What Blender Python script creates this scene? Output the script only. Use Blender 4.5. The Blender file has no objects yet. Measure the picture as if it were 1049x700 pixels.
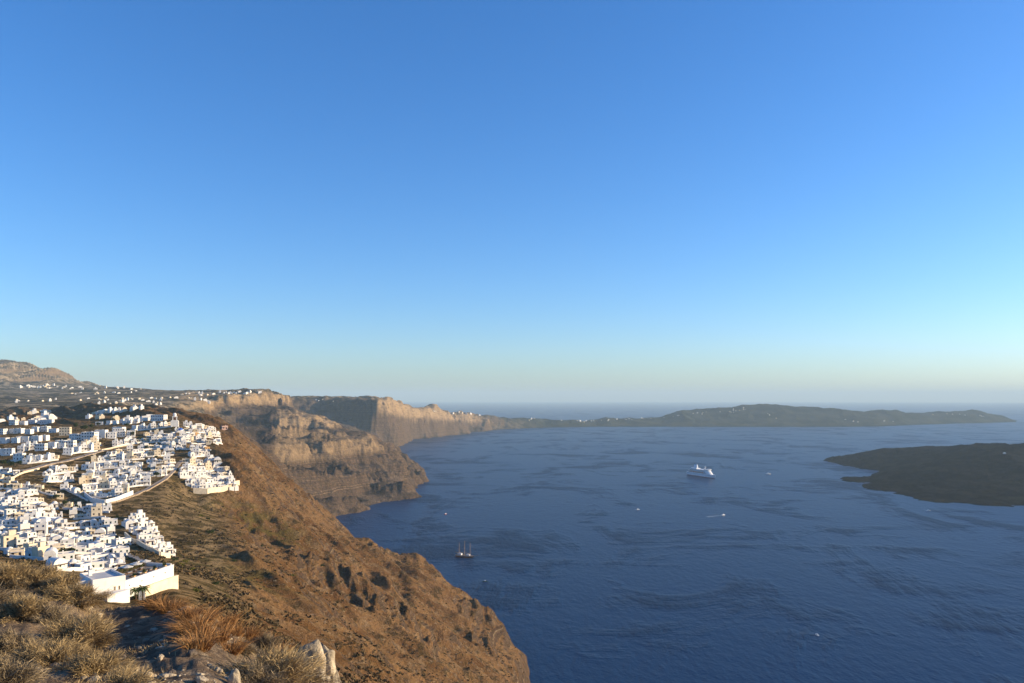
import bpy, math, random
import numpy as np
from mathutils import Vector, Matrix
from mathutils.geometry import delaunay_2d_cdt

R = math.radians
rnd = random.Random(7)
nr = np.random.RandomState(11)
scene = bpy.context.scene
COL = scene.collection

# ------------------------------------------------------------------ camera geometry
F, CX, HY, H = 814.0, 524.5, 408.0, 300.0      # focal length (px), principal point, eye height (m)
SUN_EL, SUN_AZ = 14.0, 83.0                    # degrees; azimuth clockwise from +Y (towards +X)

# ------------------------------------------------------------------ noise
def _hash(ix, iy, seed):
    h = (ix.astype(np.int64) * 374761393 + iy.astype(np.int64) * 668265263 + seed * 1442695041) & 0xFFFFFFFF
    h = ((h ^ (h >> 13)) * 1274126177) & 0xFFFFFFFF
    return ((h ^ (h >> 16)) & 0xFFFF).astype(np.float32) / 65535.0

def vnoise(x, y, seed=0):
    ix = np.floor(x); iy = np.floor(y)
    fx = (x - ix).astype(np.float32); fy = (y - iy).astype(np.float32)
    fx = fx * fx * fx * (fx * (fx * 6 - 15) + 10); fy = fy * fy * fy * (fy * (fy * 6 - 15) + 10)
    a = _hash(ix, iy, seed); b = _hash(ix + 1, iy, seed)
    c = _hash(ix, iy + 1, seed); d = _hash(ix + 1, iy + 1, seed)
    return (a + (b - a) * fx) * (1 - fy) + (c + (d - c) * fx) * fy

def fbm(x, y, oct=4, seed=0, gain=.5):
    s = 0; a = 1.0; t = 0
    for k in range(oct):
        xr = x * .866 - y * .5; yr = x * .5 + y * .866
        s = s + a * (vnoise(x, y, seed + k) - .5); t += a
        x, y = xr * 2.03 + 17.3, yr * 2.03 - 9.1; a *= gain
    return s * 2 / t

def ridged(x, y, oct=4, seed=0, gain=.5):
    s = 0; a = 1.0; t = 0
    for k in range(oct):
        xr = x * .94 - y * .34; yr = x * .34 + y * .94
        s = s + a * (1 - np.abs(2 * vnoise(x, y, seed + k) - 1) * 2); t += a
        x, y = xr * 2.03 + 17.3, yr * 2.03 - 9.1; a *= gain
    return s / t

def sstep(a, b, x):
    t = np.clip((x - a) / (b - a), 0, 1)
    return t * t * (3 - 2 * t)

# ------------------------------------------------------------------ surveyed points of the land
CP = []      # (u, v, z): u = X/Y, v = ln Y
def zz(py, Y): return H - (py - HY) / F * Y
def line(pts, step=.012):
    """a break line through (px, Y, z) points, densified"""
    q = [((p[0] - CX) / F, math.log(p[1]), p[2]) for p in pts]
    for a, b in zip(q, q[1:]):
        n = max(1, int(math.hypot(b[0] - a[0], b[1] - a[1]) / step))
        for k in range(n):
            t = k / n
            CP.append(tuple(a[i] + (b[i] - a[i]) * t for i in range(3)))
    CP.append(q[-1])
def rowY(Y, pts, coastX=None):
    L = [(px, Y, zz(py, Y)) for px, py in pts]
    line(L, .02)
    if coastX is not None:
        x0 = (L[-1][0] - CX) / F * Y
        line([L[-1], (CX + coastX / Y * F, Y, 0)], .02)
        line([(CX + (coastX + 6 + .004 * Y) / Y * F, Y, -6), (CX + (coastX + 60) / Y * F, Y, -15)], .03)
def pyl(pts): line([(px, Y, zz(py, Y)) for px, py, Y in pts])

# foreground knoll
line([(-1200, 1.5, 298.3), (200, 1.5, 298.3), (600, 1.5, 298.25), (1000, 1.5, 297.8), (2000, 1.5, 297.2)], .05)
rowY(6, [(-1200, 680), (-300, 695), (0, 705), (130, 712), (270, 715), (340, 740), (400, 810), (520, 1100), (1049, 1500), (2000, 2000)])
rowY(9, [(-1200, 620), (-300, 640), (0, 655), (100, 668), (130, 668), (200, 652), (270, 685), (335, 712), (365, 780), (420, 900), (1049, 1550), (2000, 2000)])
rowY(11, [(-300, 600), (0, 612), (80, 630), (115, 655), (150, 650), (195, 627), (230, 648), (270, 672), (335, 690), (360, 760), (420, 900), (1049, 1550), (2000, 2000)])
rowY(13, [(-1200, 520), (-300, 545), (-100, 565), (0, 582), (60, 590), (84, 603), (104, 622), (150, 618), (200, 624), (270, 652), (330, 672), (352, 725), (400, 850), (520, 1100), (1049, 1600), (2000, 2000)])
rowY(17, [(-1200, 560), (-300, 590), (0, 630), (100, 648), (150, 640), (200, 650), (270, 676), (330, 705), (400, 850), (520, 1100), (1049, 1600), (1800, 1900)])
rowY(40, [(-1000, 600), (-300, 620), (0, 640), (100, 650), (150, 645), (200, 655), (270, 680), (330, 705), (400, 780), (524, 940), (800, 1200), (1500, 1800)])
rowY(90, [(-700, 600), (-300, 610), (0, 630), (100, 640), (150, 638), (200, 648), (260, 665), (330, 692), (400, 760), (524, 890), (800, 1150), (1500, 1750)])
rowY(150, [(-500, 595), (0, 616), (60, 620), (100, 622), (150, 622), (190, 624), (215, 640), (260, 660), (330, 690), (400, 745), (524, 850), (700, 1010), (900, 1190), (1400, 1650)])
rowY(200, [(-500, 580), (0, 600), (60, 604), (100, 611), (130, 617), (180, 608), (200, 612), (230, 625), (260, 640), (330, 680), (400, 735), (524, 830), (700, 965), (1049, 1210)], 272)
rowY(300, [(-500, 555), (0, 577), (60, 580), (120, 587), (170, 580), (185, 585), (215, 595), (260, 615), (330, 650), (400, 695), (524, 815), (800, 1010)], 220)
rowY(420, [(-500, 530), (0, 556), (40, 555), (70, 560), (115, 562), (150, 560), (175, 570), (190, 574), (230, 582), (260, 593), (330, 628), (400, 672), (470, 730), (524, 780)], 155)
rowY(500, [(-400, 515), (0, 535), (30, 534), (60, 537), (85, 540), (120, 536), (150, 538), (175, 548), (200, 550), (230, 557), (300, 595), (400, 662), (470, 712), (524, 761)], 118)
rowY(600, [(-400, 490), (0, 508), (30, 508), (60, 515), (85, 514), (130, 514), (170, 518), (200, 525), (240, 537), (300, 570), (345, 598), (400, 640), (470, 690), (524, 725)], 80)
rowY(680, [(-300, 475), (0, 484), (40, 486), (70, 494), (100, 497), (140, 495), (170, 497), (185, 507), (203, 518), (225, 525), (246, 532), (258, 538), (300, 552), (345, 583), (400, 620), (470, 672), (524, 709)], 52)
rowY(720, [(0, 477), (100, 484), (170, 483), (190, 488), (210, 497), (236, 499), (262, 519), (300, 545), (345, 575)])
pyl([(200, 507, 712), (222, 507, 708), (236, 505, 704)])
rowY(760, [(-300, 462), (0, 468), (40, 467), (100, 472), (150, 472), (190, 476), (215, 487), (242, 490), (262, 505), (300, 537), (345, 567), (400, 605), (470, 655), (524, 690)], 30)
rowY(850, [(-300, 450), (0, 453), (50, 452), (100, 455), (150, 458), (200, 458), (225, 464), (245, 476), (275, 507), (300, 523), (345, 553), (400, 592), (470, 638), (515, 670), (537, 677)], 22)
rowY(960, [(-300, 438), (0, 443), (50, 442), (100, 440), (150, 441), (180, 437), (205, 445), (232, 456), (260, 478), (300, 513), (345, 543), (400, 576), (430, 582), (455, 596), (480, 612), (505, 632), (520, 641)], 6)
rowY(1060, [(-300, 436), (0, 440), (100, 436), (180, 432), (215, 440), (240, 452), (280, 484), (310, 510), (345, 542), (362, 556), (400, 568), (430, 573), (446, 590)], -62)
rowY(1200, [(-300, 432), (0, 437), (100, 432), (180, 429), (215, 436), (240, 448), (265, 473), (290, 497), (310, 512), (340, 534), (362, 557), (374, 572)], -185)
rowY(1400, [(-300, 430), (0, 432), (100, 428), (180, 427), (220, 437), (245, 450), (270, 468), (300, 500), (325, 522), (345, 542)], -278)
rowY(1700, [(-300, 424), (0, 426), (60, 425), (120, 422), (160, 422), (200, 431), (225, 439), (255, 456), (275, 475), (300, 499), (320, 517), (337, 531)], -366)
rowY(2000, [(180, 425), (240, 447), (265, 464), (290, 484), (310, 502), (330, 519)], -437)
# caldera coast: z = 0
def cz(px, py): return (px, H * F / (py - HY), 0.0)
coast = [(350, 527.5), (370, 522), (395, 517), (415, 513), (427, 508), (430, 498), (435, 490), (434, 483), (420, 477), (405, 470), (398, 464), (402, 458), (420, 452.5), (440, 448),
         (460, 445.3), (482, 443), (490, 441.3), (520, 439.5), (560, 438), (600, 437.3), (700, 437.3), (850, 437.5), (900, 437), (935, 435.5), (980, 434), (1025, 433), (1042, 432.5)]
c3 = [cz(*c) for c in coast]
line(c3)
line([(px + 2.5, Y * .988, -8) for px, Y, z in c3]); line([(px + 8, Y * .96, -15) for px, Y, z in c3])
# headland below the town
pyl([(350, 505, 2250), (375, 500, 2330), (400, 497, 2400), (417, 497, 2480)])
pyl([(300, 481, 2150), (330, 484, 2300), (360, 483, 2450), (385, 482, 2520), (405, 484, 2600), (421, 493, 2680)])
pyl([(280, 472, 2150), (292, 475, 2250), (310, 472, 2400), (345, 472, 2560), (370, 470, 2680), (390, 469, 2760), (404, 474, 2800)])
pyl([(272, 462, 2200), (285, 461, 2275), (310, 459, 2425), (345, 456, 2590), (370, 454, 2710), (393, 451, 2795), (400, 461, 2830), (408, 469, 2870), (420, 478, 2900), (433, 479.5, 2950)])
pyl([(285, 455, 2500), (340, 449, 3000), (387, 446, 3100), (392, 452, 3300), (400, 462, 3500), (403, 467, 3700)])
# middle bench
pyl([(265, 445, 3000), (285, 441.5, 3150), (310, 442, 3200), (340, 441, 3250), (352, 445, 3300), (375, 447, 3400)])
pyl([(288, 428, 3175), (310, 425.5, 3225), (335, 428, 3278), (345, 436, 3310)])
pyl([(290, 424, 3500), (320, 426, 3600), (345, 438, 3700), (375, 447, 3900), (390, 457, 4200)])
# foot and edge of the great wall
pyl([(150, 425, 2700), (185, 424.5, 2950), (215, 424, 3060), (225, 426, 3200), (235, 419, 3400), (262, 417, 3560), (290, 417.5, 3800), (298, 422, 4400), (308, 426, 5020), (330, 432, 5000), (365, 441, 4900), (385, 448, 4840), (398, 455, 4830)])
pyl([(170, 417, 2850), (185, 414, 2990), (215, 412, 3110), (226, 414, 3290), (238, 405.5, 3450), (262, 403.5, 3610), (289, 405.5, 3900), (296, 408, 4600), (304, 409.3, 5250), (330, 410.3, 5200), (360, 411.5, 5080), (383, 412.5, 4930), (400, 416, 5300), (440, 420.5, 6400), (480, 426, 7400), (500, 427, 7700), (560, 429.5, 8400), (600, 431, 8600)])
pyl([(383, 417, 4930), (400, 423, 5240), (440, 426, 6330), (480, 430, 7330)])
pyl([(410, 441, 5330), (430, 438, 5920), (455, 436, 6480), (480, 435, 6990), (500, 433.5, 7500)])
pyl([(200, 433, 2500), (230, 437, 2650), (255, 441, 2800)])
pyl([(210, 436, 2100), (240, 446, 2200), (265, 456, 2300)])
# hills and mountain behind
pyl([(-300, 418, 2500), (0, 416, 2700), (60, 415, 2650), (120, 413, 2650), (160, 410, 3100), (190, 406, 3500)])
pyl([(-300, 408, 3600), (0, 406, 3900), (60, 404.5, 3900), (120, 404, 3800), (155, 400, 4200), (185, 403, 3900), (215, 402.5, 3900), (262, 402.5, 4000), (290, 407, 4900), (304, 408.8, 5500), (340, 410, 5600), (383, 412.3, 5500)])
pyl([(-300, 398, 5000), (0, 399, 5200), (40, 397, 5300), (80, 397.5, 5400), (120, 399.5, 5300), (160, 403, 5300)])
pyl([(-300, 360, 6300), (0, 384, 5900), (40, 386, 5950), (80, 393, 5950), (110, 397, 5950)])
pyl([(-300, 340, 6900), (-60, 362, 6600), (0, 369, 6500), (15, 371, 6500), (30, 373.5, 6500), (60, 381, 6400), (75, 386, 6400), (90, 390.5, 6300), (110, 395, 6200), (150, 399, 6000), (170, 405, 6100)])
line([(-400, 9000, 250), (0, 9000, 180), (100, 8200, 120), (200, 7500, 90), (300, 7000, 100), (383, 7000, 60)])
line([(-500, 13400, -15), (0, 13000, -15), (250, 10000, -15), (350, 9000, -15), (440, 8600, -15), (500, 9300, -15), (600, 9900, -15), (700, 11500, -15), (1000, 12500, -15), (1100, 12500, -15)])
line([(440, 7000, 120), (500, 8200, 70), (560, 8800, 45)])
# far headland
pyl([(560, 434, 8250), (600, 434, 8450), (640, 433.5, 8500), (720, 433, 8600), (800, 432, 8650), (850, 431, 8700), (900, 432, 8700), (960, 430.5, 9600), (1010, 429.5, 10000)])
pyl([(600, 431, 8620), (640, 428, 9000), (680, 425, 9200), (720, 421, 9400), (750, 416.5, 9500), (785, 414, 9600), (810, 416, 9600), (850, 420, 9500), (880, 421, 9500), (920, 425, 9400), (937, 426.5, 9600), (970, 423, 10200), (1000, 421, 10400), (1020, 424.5, 10500), (1040, 431, 10600)])
# lava island
isl = [(843, 470.5), (860, 476), (880, 479.5), (897, 482), (880, 483.5), (851, 488.5), (864, 492), (878, 494), (896, 502), (913, 504), (930, 510), (950, 515), (980, 515), (1010, 518), (1049, 520), (1150, 526), (1300, 528), (1420, 508), (1470, 480)]
i3 = [cz(*c) for c in isl]
line(i3)
line([(px - 3, Y * .985, -8) for px, Y, z in i3]); line([(px - 16, Y * .955, -15) for px, Y, z in i3])
line([cz(843, 470.5), (880, 4050, 0), (950, 4250, 0), (1049, 4300, 0), (1200, 4300, 0), (1470, 3500, 0)])
line([(820, 4150, -15), (880, 4350, -15), (950, 4600, -15), (1049, 4650, -15), (1200, 4650, -15), (1600, 3700, -15)])
pyl([(870, 466, 3800), (904, 461, 3700), (918, 459.5, 3650), (976, 457.3, 3500), (1016, 454, 3300), (1049, 453, 3200), (1150, 455, 3200), (1300, 470, 3200)])
pyl([(885, 473, 3500), (930, 471, 3400), (1000, 470, 3000), (1049, 470, 2900), (1150, 475, 2900), (1300, 490, 2850)])
pyl([(872, 488, 3020), (905, 489, 2900), (950, 490, 2750), (1000, 493, 2650), (1049, 495, 2600), (1200, 500, 2550)])
pyl([(862, 474.5, 3650), (890, 478, 3420)])
# open sea and margins
for Y in (2200, 2700, 3300, 4200, 5200, 6500, 7600):
    for px in range(480, 1700, 60):
        u = (px - CX) / F
        if (px > 800 and 2000 < Y < 4800) or (Y > 6400 and px < 560): continue
        CP.append((u, math.log(Y), -15))
for Y in (1100, 1250, 1450, 1700, 2000):
    for px in range(420, 1700, 60): CP.append(((px - CX) / F, math.log(Y), -15))
for Y in (830, 960): 
    for px in range(620, 1700, 80): CP.append(((px - CX) / F, math.log(Y), -15))
for px in range(-700, 1800, 100): CP.append(((px - CX) / F, math.log(13800), -15))
for k in range(60):
    Y = 1.5 * (13800 / 1.5) ** (k / 59)
    CP.append((1.55, math.log(Y), -15 if Y > 180 else (298 - 1.3 * Y)))
    zl = np.interp(math.log(Y), [math.log(a) for a in (1.5, 6, 13, 40, 150, 300, 500, 1000, 2700, 5200, 6900, 9000, 13800)], [298.3, 298, 297.8, 291, 265, 245, 235, 262, 270, 360, 820, 300, -15])
    CP.append((-1.5, math.log(Y), float(zl)))

# ------------------------------------------------------------------ triangulate and sample
pts = np.array(CP)
key = {}
for p in CP: key[(round(p[0], 4), round(p[1], 4))] = p
P3 = np.array(list(key.values()))
vco, _, faces, ov, _, _ = delaunay_2d_cdt([Vector((p[0], p[1])) for p in P3], [], [], 0, 1e-6)
VZ = np.array([[v.x, v.y, P3[o[0]][2]] if o else [v.x, v.y, 0] for v, o in zip(vco, ov)])
U = np.concatenate([np.arange(-1.30, -.70, .006), np.arange(-.70, .70, .00115), np.arange(.70, 1.30, .006)])
V = np.concatenate([np.arange(math.log(1.5), math.log(30), .011), np.arange(math.log(30), math.log(13700), .0052)])
Z = np.full((len(V), len(U)), -15.0)
for f in faces:
    a, b, c = VZ[f[0]], VZ[f[1]], VZ[f[2]]
    i0, i1 = np.searchsorted(U, min(a[0], b[0], c[0])), np.searchsorted(U, max(a[0], b[0], c[0]), 'right')
    j0, j1 = np.searchsorted(V, min(a[1], b[1], c[1])), np.searchsorted(V, max(a[1], b[1], c[1]), 'right')
    if i1 <= i0 or j1 <= j0: continue
    uu, vv = np.meshgrid(U[i0:i1], V[j0:j1])
    d = (b[1] - c[1]) * (a[0] - c[0]) + (c[0] - b[0]) * (a[1] - c[1])
    if abs(d) < 1e-12: continue
    l1 = ((b[1] - c[1]) * (uu - c[0]) + (c[0] - b[0]) * (vv - c[1])) / d
    l2 = ((c[1] - a[1]) * (uu - c[0]) + (a[0] - c[0]) * (vv - c[1])) / d
    l3 = 1 - l1 - l2
    m = (l1 >= -1e-6) & (l2 >= -1e-6) & (l3 >= -1e-6)
    sub = Z[j0:j1, i0:i1]
    sub[m] = (l1 * a[2] + l2 * b[2] + l3 * c[2])[m]
def blur(A, n):
    for _ in range(n):
        A = np.concatenate([A[:1], (A[:-2] + 2 * A[1:-1] + A[2:]) / 4, A[-1:]], 0)
        A = np.concatenate([A[:, :1], (A[:, :-2] + 2 * A[:, 1:-1] + A[:, 2:]) / 4, A[:, -1:]], 1)
    return A
UU, VV = np.meshgrid(U, V)
YY = np.exp(VV); XX = UU * YY
PX = CX + F * UU
Zs, Zl = blur(Z, 4), blur(Z, 30)
near = 1 - sstep(1300, 2200, YY)
Z = Zs * (1 - near) + Zl * near
coastm = sstep(0, 45, Z)                      # keep the shore line where it was surveyed
slope_m = sstep(230, 330, YY) * (1 - sstep(1700, 2300, YY))
town = (1 - sstep(205, 250, PX + (YY - 700) * .06)) * sstep(120, 180, YY) * (1 - sstep(1000, 1300, YY))
isle = sstep(780, 800, PX) * sstep(1900, 2000, YY) * (1 - sstep(4700, 4800, YY))
far_m = sstep(1500, 2300, YY) * (1 - isle)
headl = sstep(7200, 8300, YY) * sstep(420, 520, PX)
mount = sstep(4900, 5700, YY) * (1 - sstep(150, 230, PX))
flat = (1 - sstep(170, 250, PX)) * sstep(1300, 1900, YY) * (1 - sstep(4800, 5400, YY))
# buttresses and gullies of the walls: the land is shifted sideways, so that steep faces fold
def resample(A, uq, vq):
    i = np.clip(np.searchsorted(U, uq) - 1, 0, len(U) - 2); j = np.clip(np.searchsorted(V, vq) - 1, 0, len(V) - 2)
    fu = np.clip((uq - U[i]) / (U[i + 1] - U[i]), 0, 1); fv = np.clip((vq - V[j]) / (V[j + 1] - V[j]), 0, 1)
    return A[j, i] * (1 - fu) * (1 - fv) + A[j, i + 1] * fu * (1 - fv) + A[j + 1, i] * (1 - fu) * fv + A[j + 1, i + 1] * fu * fv
wm = far_m * (1 - mount) * (1 - flat) * (1 - sstep(7600, 8600, YY)) + .14 * slope_m * (1 - town) * sstep(250, 300, PX) + .8 * isle
m = wm > .01; x_, y_, w_m = XX[m], YY[m], wm[m]; big_ = sstep(4300, 5000, y_)
sh = w_m * (big_ * 95 * (ridged(y_ / 560, x_ / 900, 3, 21) - .25) + (46 - 12 * big_) * ridged(x_ / 150 + 3, y_ / 150, 4, 22) + 16 * fbm(x_ / 60, y_ / 60, 3, 24))
sv = w_m * (1 - .6 * big_) * (34 * ridged(x_ / 130 + 9, y_ / 210, 4, 25) + 14 * fbm(x_ / 55, y_ / 55, 3, 26))
Z[m] = resample(Z, UU[m] + sh / y_, VV[m] + sv / y_)
m = mount > .01; x_, y_ = XX[m], YY[m]
Z[m] = resample(Z, UU[m] + mount[m] * 40 * (ridged(x_ / 320, y_ / 1200, 4, 27) - .2) / y_, VV[m] + mount[m] * 150 * (ridged(x_ / 210, y_ / 1500, 4, 28) - .2) / y_)
coastm = sstep(0, 45, Z)
D = np.zeros_like(Z)
def add(mask, fn):
    """adds mask * fn(x, y, z) to the land where the mask is not zero"""
    m = (mask > .002) & (Z > -14)
    D[m] += mask[m] * fn(XX[m], YY[m], Z[m])
k = slope_m * (1 - town * .92) * coastm
def slope_rel(x, y, z):
    wx = x + 18 * fbm(x / 90, y / 90, 2, 90); wy = y + 26 * fbm(x / 70, y / 70, 3, 91)
    return 2.5 * fbm(x / 85, y / 85, 4, 1) + 7 * (ridged(wx / 190, wy / 62, 4, 5) - .1) + 19 * (ridged((x * .62 + y * .78 + wx * .25) / 105, (x * .78 - y * .62) / 800, 4, 6) - .1) + 1.8 * fbm(x / 11, y / 9, 3, 9)
add(k, slope_rel)
add(sstep(300, 400, PX) * k, lambda x, y, z: sstep(.12, .5, fbm(x / 120 + y / 260, y / 150, 3, 14)) * 3.4 * np.sin((z + 6 * fbm(x / 30, y / 30, 3, 15)) / 28 * 6.283))
craga = sstep(250, 320, PX) * k + 1.5 * np.exp(-((XX + 222) / 40) ** 2 - ((YY - 690) / 40) ** 2)
add(np.clip(craga, 0, 1.5), lambda x, y, z: sstep(.05, .35, fbm(x / 130 + 7, y / 130, 3, 17)) * (7 * np.maximum(ridged((x + 25 * fbm(x / 60, y / 60, 3, 11)) / 46, (y + 30 * fbm(x / 55, y / 55, 3, 12)) / 30, 5, 18, .6) - .12, 0) + 1.8 * np.sin((z + 4 * fbm(x / 20, y / 20, 3, 19)) / 11 * 6.283)))
add(town, lambda x, y, z: 1.0 * fbm(x / 30, y / 30, 4, 20))
kf = far_m * (1 - headl * .75) * (1 - mount) * (1 - flat * .8) * coastm
def wall_rel(x, y, z):
    wx = x + 90 * fbm(x / 260, y / 260, 3, 30); wy = y + 90 * fbm(x / 260, y / 260, 3, 31)
    return 24 * (ridged((wx + wy * .45) / 420, (wy - wx * .3) / 200, 5, 33) - .1) + 17 * (ridged((wx + wy * .5) / 190, (wy - wx * .3) / 95, 4, 37) - .1) + 12 * fbm(x / 110, y / 110, 5, 36)
add(kf, wall_rel)
add(kf * sstep(4600, 5200, YY), lambda x, y, z: 60 * (ridged((y + x * .3) / 640, x / 1500, 3, 38) - .1))
add(kf * sstep(1950, 2100, YY) * (1 - sstep(2850, 3100, YY)) * sstep(262, 285, PX), lambda x, y, z: 46 * (ridged((x * .75 - y * .66) / 150, (x * .66 + y * .75) / 420, 4, 39) - .1))
add(mount, lambda x, y, z: 85 * (ridged((x - y * .12) / 190, y / 1700, 4, 41) - .42) * sstep(380, 470, z) + 10 * fbm(x / 120, y / 120, 4, 43))
add(flat, lambda x, y, z: 12 * fbm(x / 330, y / 330, 5, 46))
add(headl * coastm, lambda x, y, z: 14 * fbm(x / 330, y / 330, 5, 48) + 34 * (ridged(x / 420, y / 900, 4, 49) - .1))
add(isle * sstep(-1, 14, Z), lambda x, y, z: 9 * fbm(x / 120, y / 120, 5, 51) + 7 * ridged(x / 75, y / 60, 4, 53))
add(1 - sstep(20, 34, YY), lambda x, y, z: .10 * fbm(x / .9, y / .9, 4, 60) + .05 * fbm(x / .22, y / .22, 3, 63))
add(sstep(20, 40, YY) * (1 - sstep(150, 250, YY)), lambda x, y, z: .8 * fbm(x / 8, y / 8, 3, 66))
# shoreline irregularity
add((1 - coastm) * sstep(-9, 2, Z) * sstep(700, 900, YY), lambda x, y, z: 5 * fbm(x / 70, y / 70, 4, 70))
Z = Z + D
# bedded cliffs: benches at fixed heights, strongest on the caldera walls
bed = kf * .75
D[:] = 0
add(bed, lambda x, y, z: (30 / 6.283) * np.sin((z + 5 * fbm(x / 120, y / 120, 3, 80)) / 30 * 6.283) * .85)
Z = Z + D

def zcol(u):
    i = np.clip(np.searchsorted(U, u) - 1, 0, len(U) - 2); t = (u - U[i]) / (U[i + 1] - U[i])
    return Z[:, i] * (1 - t) + Z[:, i + 1] * t
def ground(X, Y):
    return float(np.interp(math.log(Y), V, zcol(X / Y)))
def hit(px, py, ymin=100.0):
    """the point of the land that stands at this place of the picture, beyond ymin"""
    u = (px - CX) / F
    zc = zcol(u); ray = H - (py - HY) / F * np.exp(V)
    w = np.where((zc >= ray) & (V > math.log(ymin)))[0]
    if not len(w): return None
    j = int(w[0])
    if j == 0: j = 1
    d0 = ray[j - 1] - zc[j - 1]; d1 = ray[j] - zc[j]
    t = d0 / (d0 - d1) if d0 > 0 and d0 != d1 else 1
    Y = math.exp(V[j - 1] + (V[j] - V[j - 1]) * min(max(t, 0), 1))
    return (u * Y, Y, float(np.interp(math.log(Y), V, zc)))
# ------------------------------------------------------------------ materials
class NT:
    def __init__(s, name):
        s.m = bpy.data.materials.new(name); s.m.use_nodes = True
        s.t = s.m.node_tree; s.t.nodes.clear()
        s.out = s.n('ShaderNodeOutputMaterial'); s.b = s.n('ShaderNodeBsdfPrincipled')
        s.t.links.new(s.b.outputs[0], s.out.inputs['Surface'])
    def n(s, typ, **kw):
        o = s.t.nodes.new(typ)
        for k, v in kw.items(): setattr(o, k, v)
        return o
    def put(s, sock, v):
        if v is None: return
        if hasattr(v, 'is_output') or isinstance(v, bpy.types.NodeSocket): s.t.links.new(v, sock)
        else:
            if isinstance(v, tuple) and len(v) == 3 and sock.type == 'RGBA': v = (*v, 1)
            sock.default_value = v
    def pos(s): return s.n('ShaderNodeNewGeometry').outputs['Position']
    def obj(s): return s.n('ShaderNodeTexCoord').outputs['Object']
    def attr(s, name): return s.n('ShaderNodeAttribute', attribute_name=name)
    def mapv(s, vec, scale=(1, 1, 1), rot=(0, 0, 0), loc=(0, 0, 0)):
        o = s.n('ShaderNodeMapping'); s.put(o.inputs[0], vec); o.inputs[1].default_value = loc; o.inputs[2].default_value = rot; o.inputs[3].default_value = scale
        return o.outputs[0]
    def noise(s, vec, scale, detail=5, rough=.55, dist=0.0):
        o = s.n('ShaderNodeTexNoise'); s.put(o.inputs['Vector'], vec)
        o.inputs['Scale'].default_value = scale; o.inputs['Detail'].default_value = detail; o.inputs['Roughness'].default_value = rough; o.inputs['Distortion'].default_value = dist
        return o.outputs['Fac']
    def ramp(s, f, a, b, lo=0.0, hi=1.0):
        o = s.n('ShaderNodeMapRange', interpolation_type='SMOOTHSTEP'); s.put(o.inputs[0], f)
        o.inputs[1].default_value = a; o.inputs[2].default_value = b; o.inputs[3].default_value = lo; o.inputs[4].default_value = hi
        return o.outputs[0]
    def math(s, op, a, b=None):
        o = s.n('ShaderNodeMath', operation=op); s.put(o.inputs[0], a); s.put(o.inputs[1], b); return o.outputs[0]
    def mix(s, f, a, b):
        o = s.n('ShaderNodeMix', data_type='RGBA'); s.put(o.inputs[0], f); s.put(o.inputs[6], a); s.put(o.inputs[7], b); return o.outputs[2]
    def bump(s, h, strength=1.0, dist=1.0, normal=None):
        o = s.n('ShaderNodeBump'); o.inputs['Strength'].default_value = strength; o.inputs['Distance'].default_value = dist
        s.put(o.inputs['Height'], h); s.put(o.inputs['Normal'], normal); return o.outputs[0]
    def fin(s, col=None, rough=.9, normal=None, spec=.2, metal=0.0):
        s.put(s.b.inputs['Base Color'], col); s.put(s.b.inputs['Roughness'], rough); s.put(s.b.inputs['Normal'], normal)
        s.b.inputs['Specular IOR Level'].default_value = spec; s.b.inputs['Metallic'].default_value = metal
        return s.m

def slope_z(t):
    sp = t.n('ShaderNodeSeparateXYZ'); t.put(sp.inputs[0], t.n('ShaderNodeNewGeometry').outputs['Normal']); return sp.outputs[2]
def sepz(t, v):
    sp = t.n('ShaderNodeSeparateXYZ'); t.put(sp.inputs[0], v); return sp.outputs[2]

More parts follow.
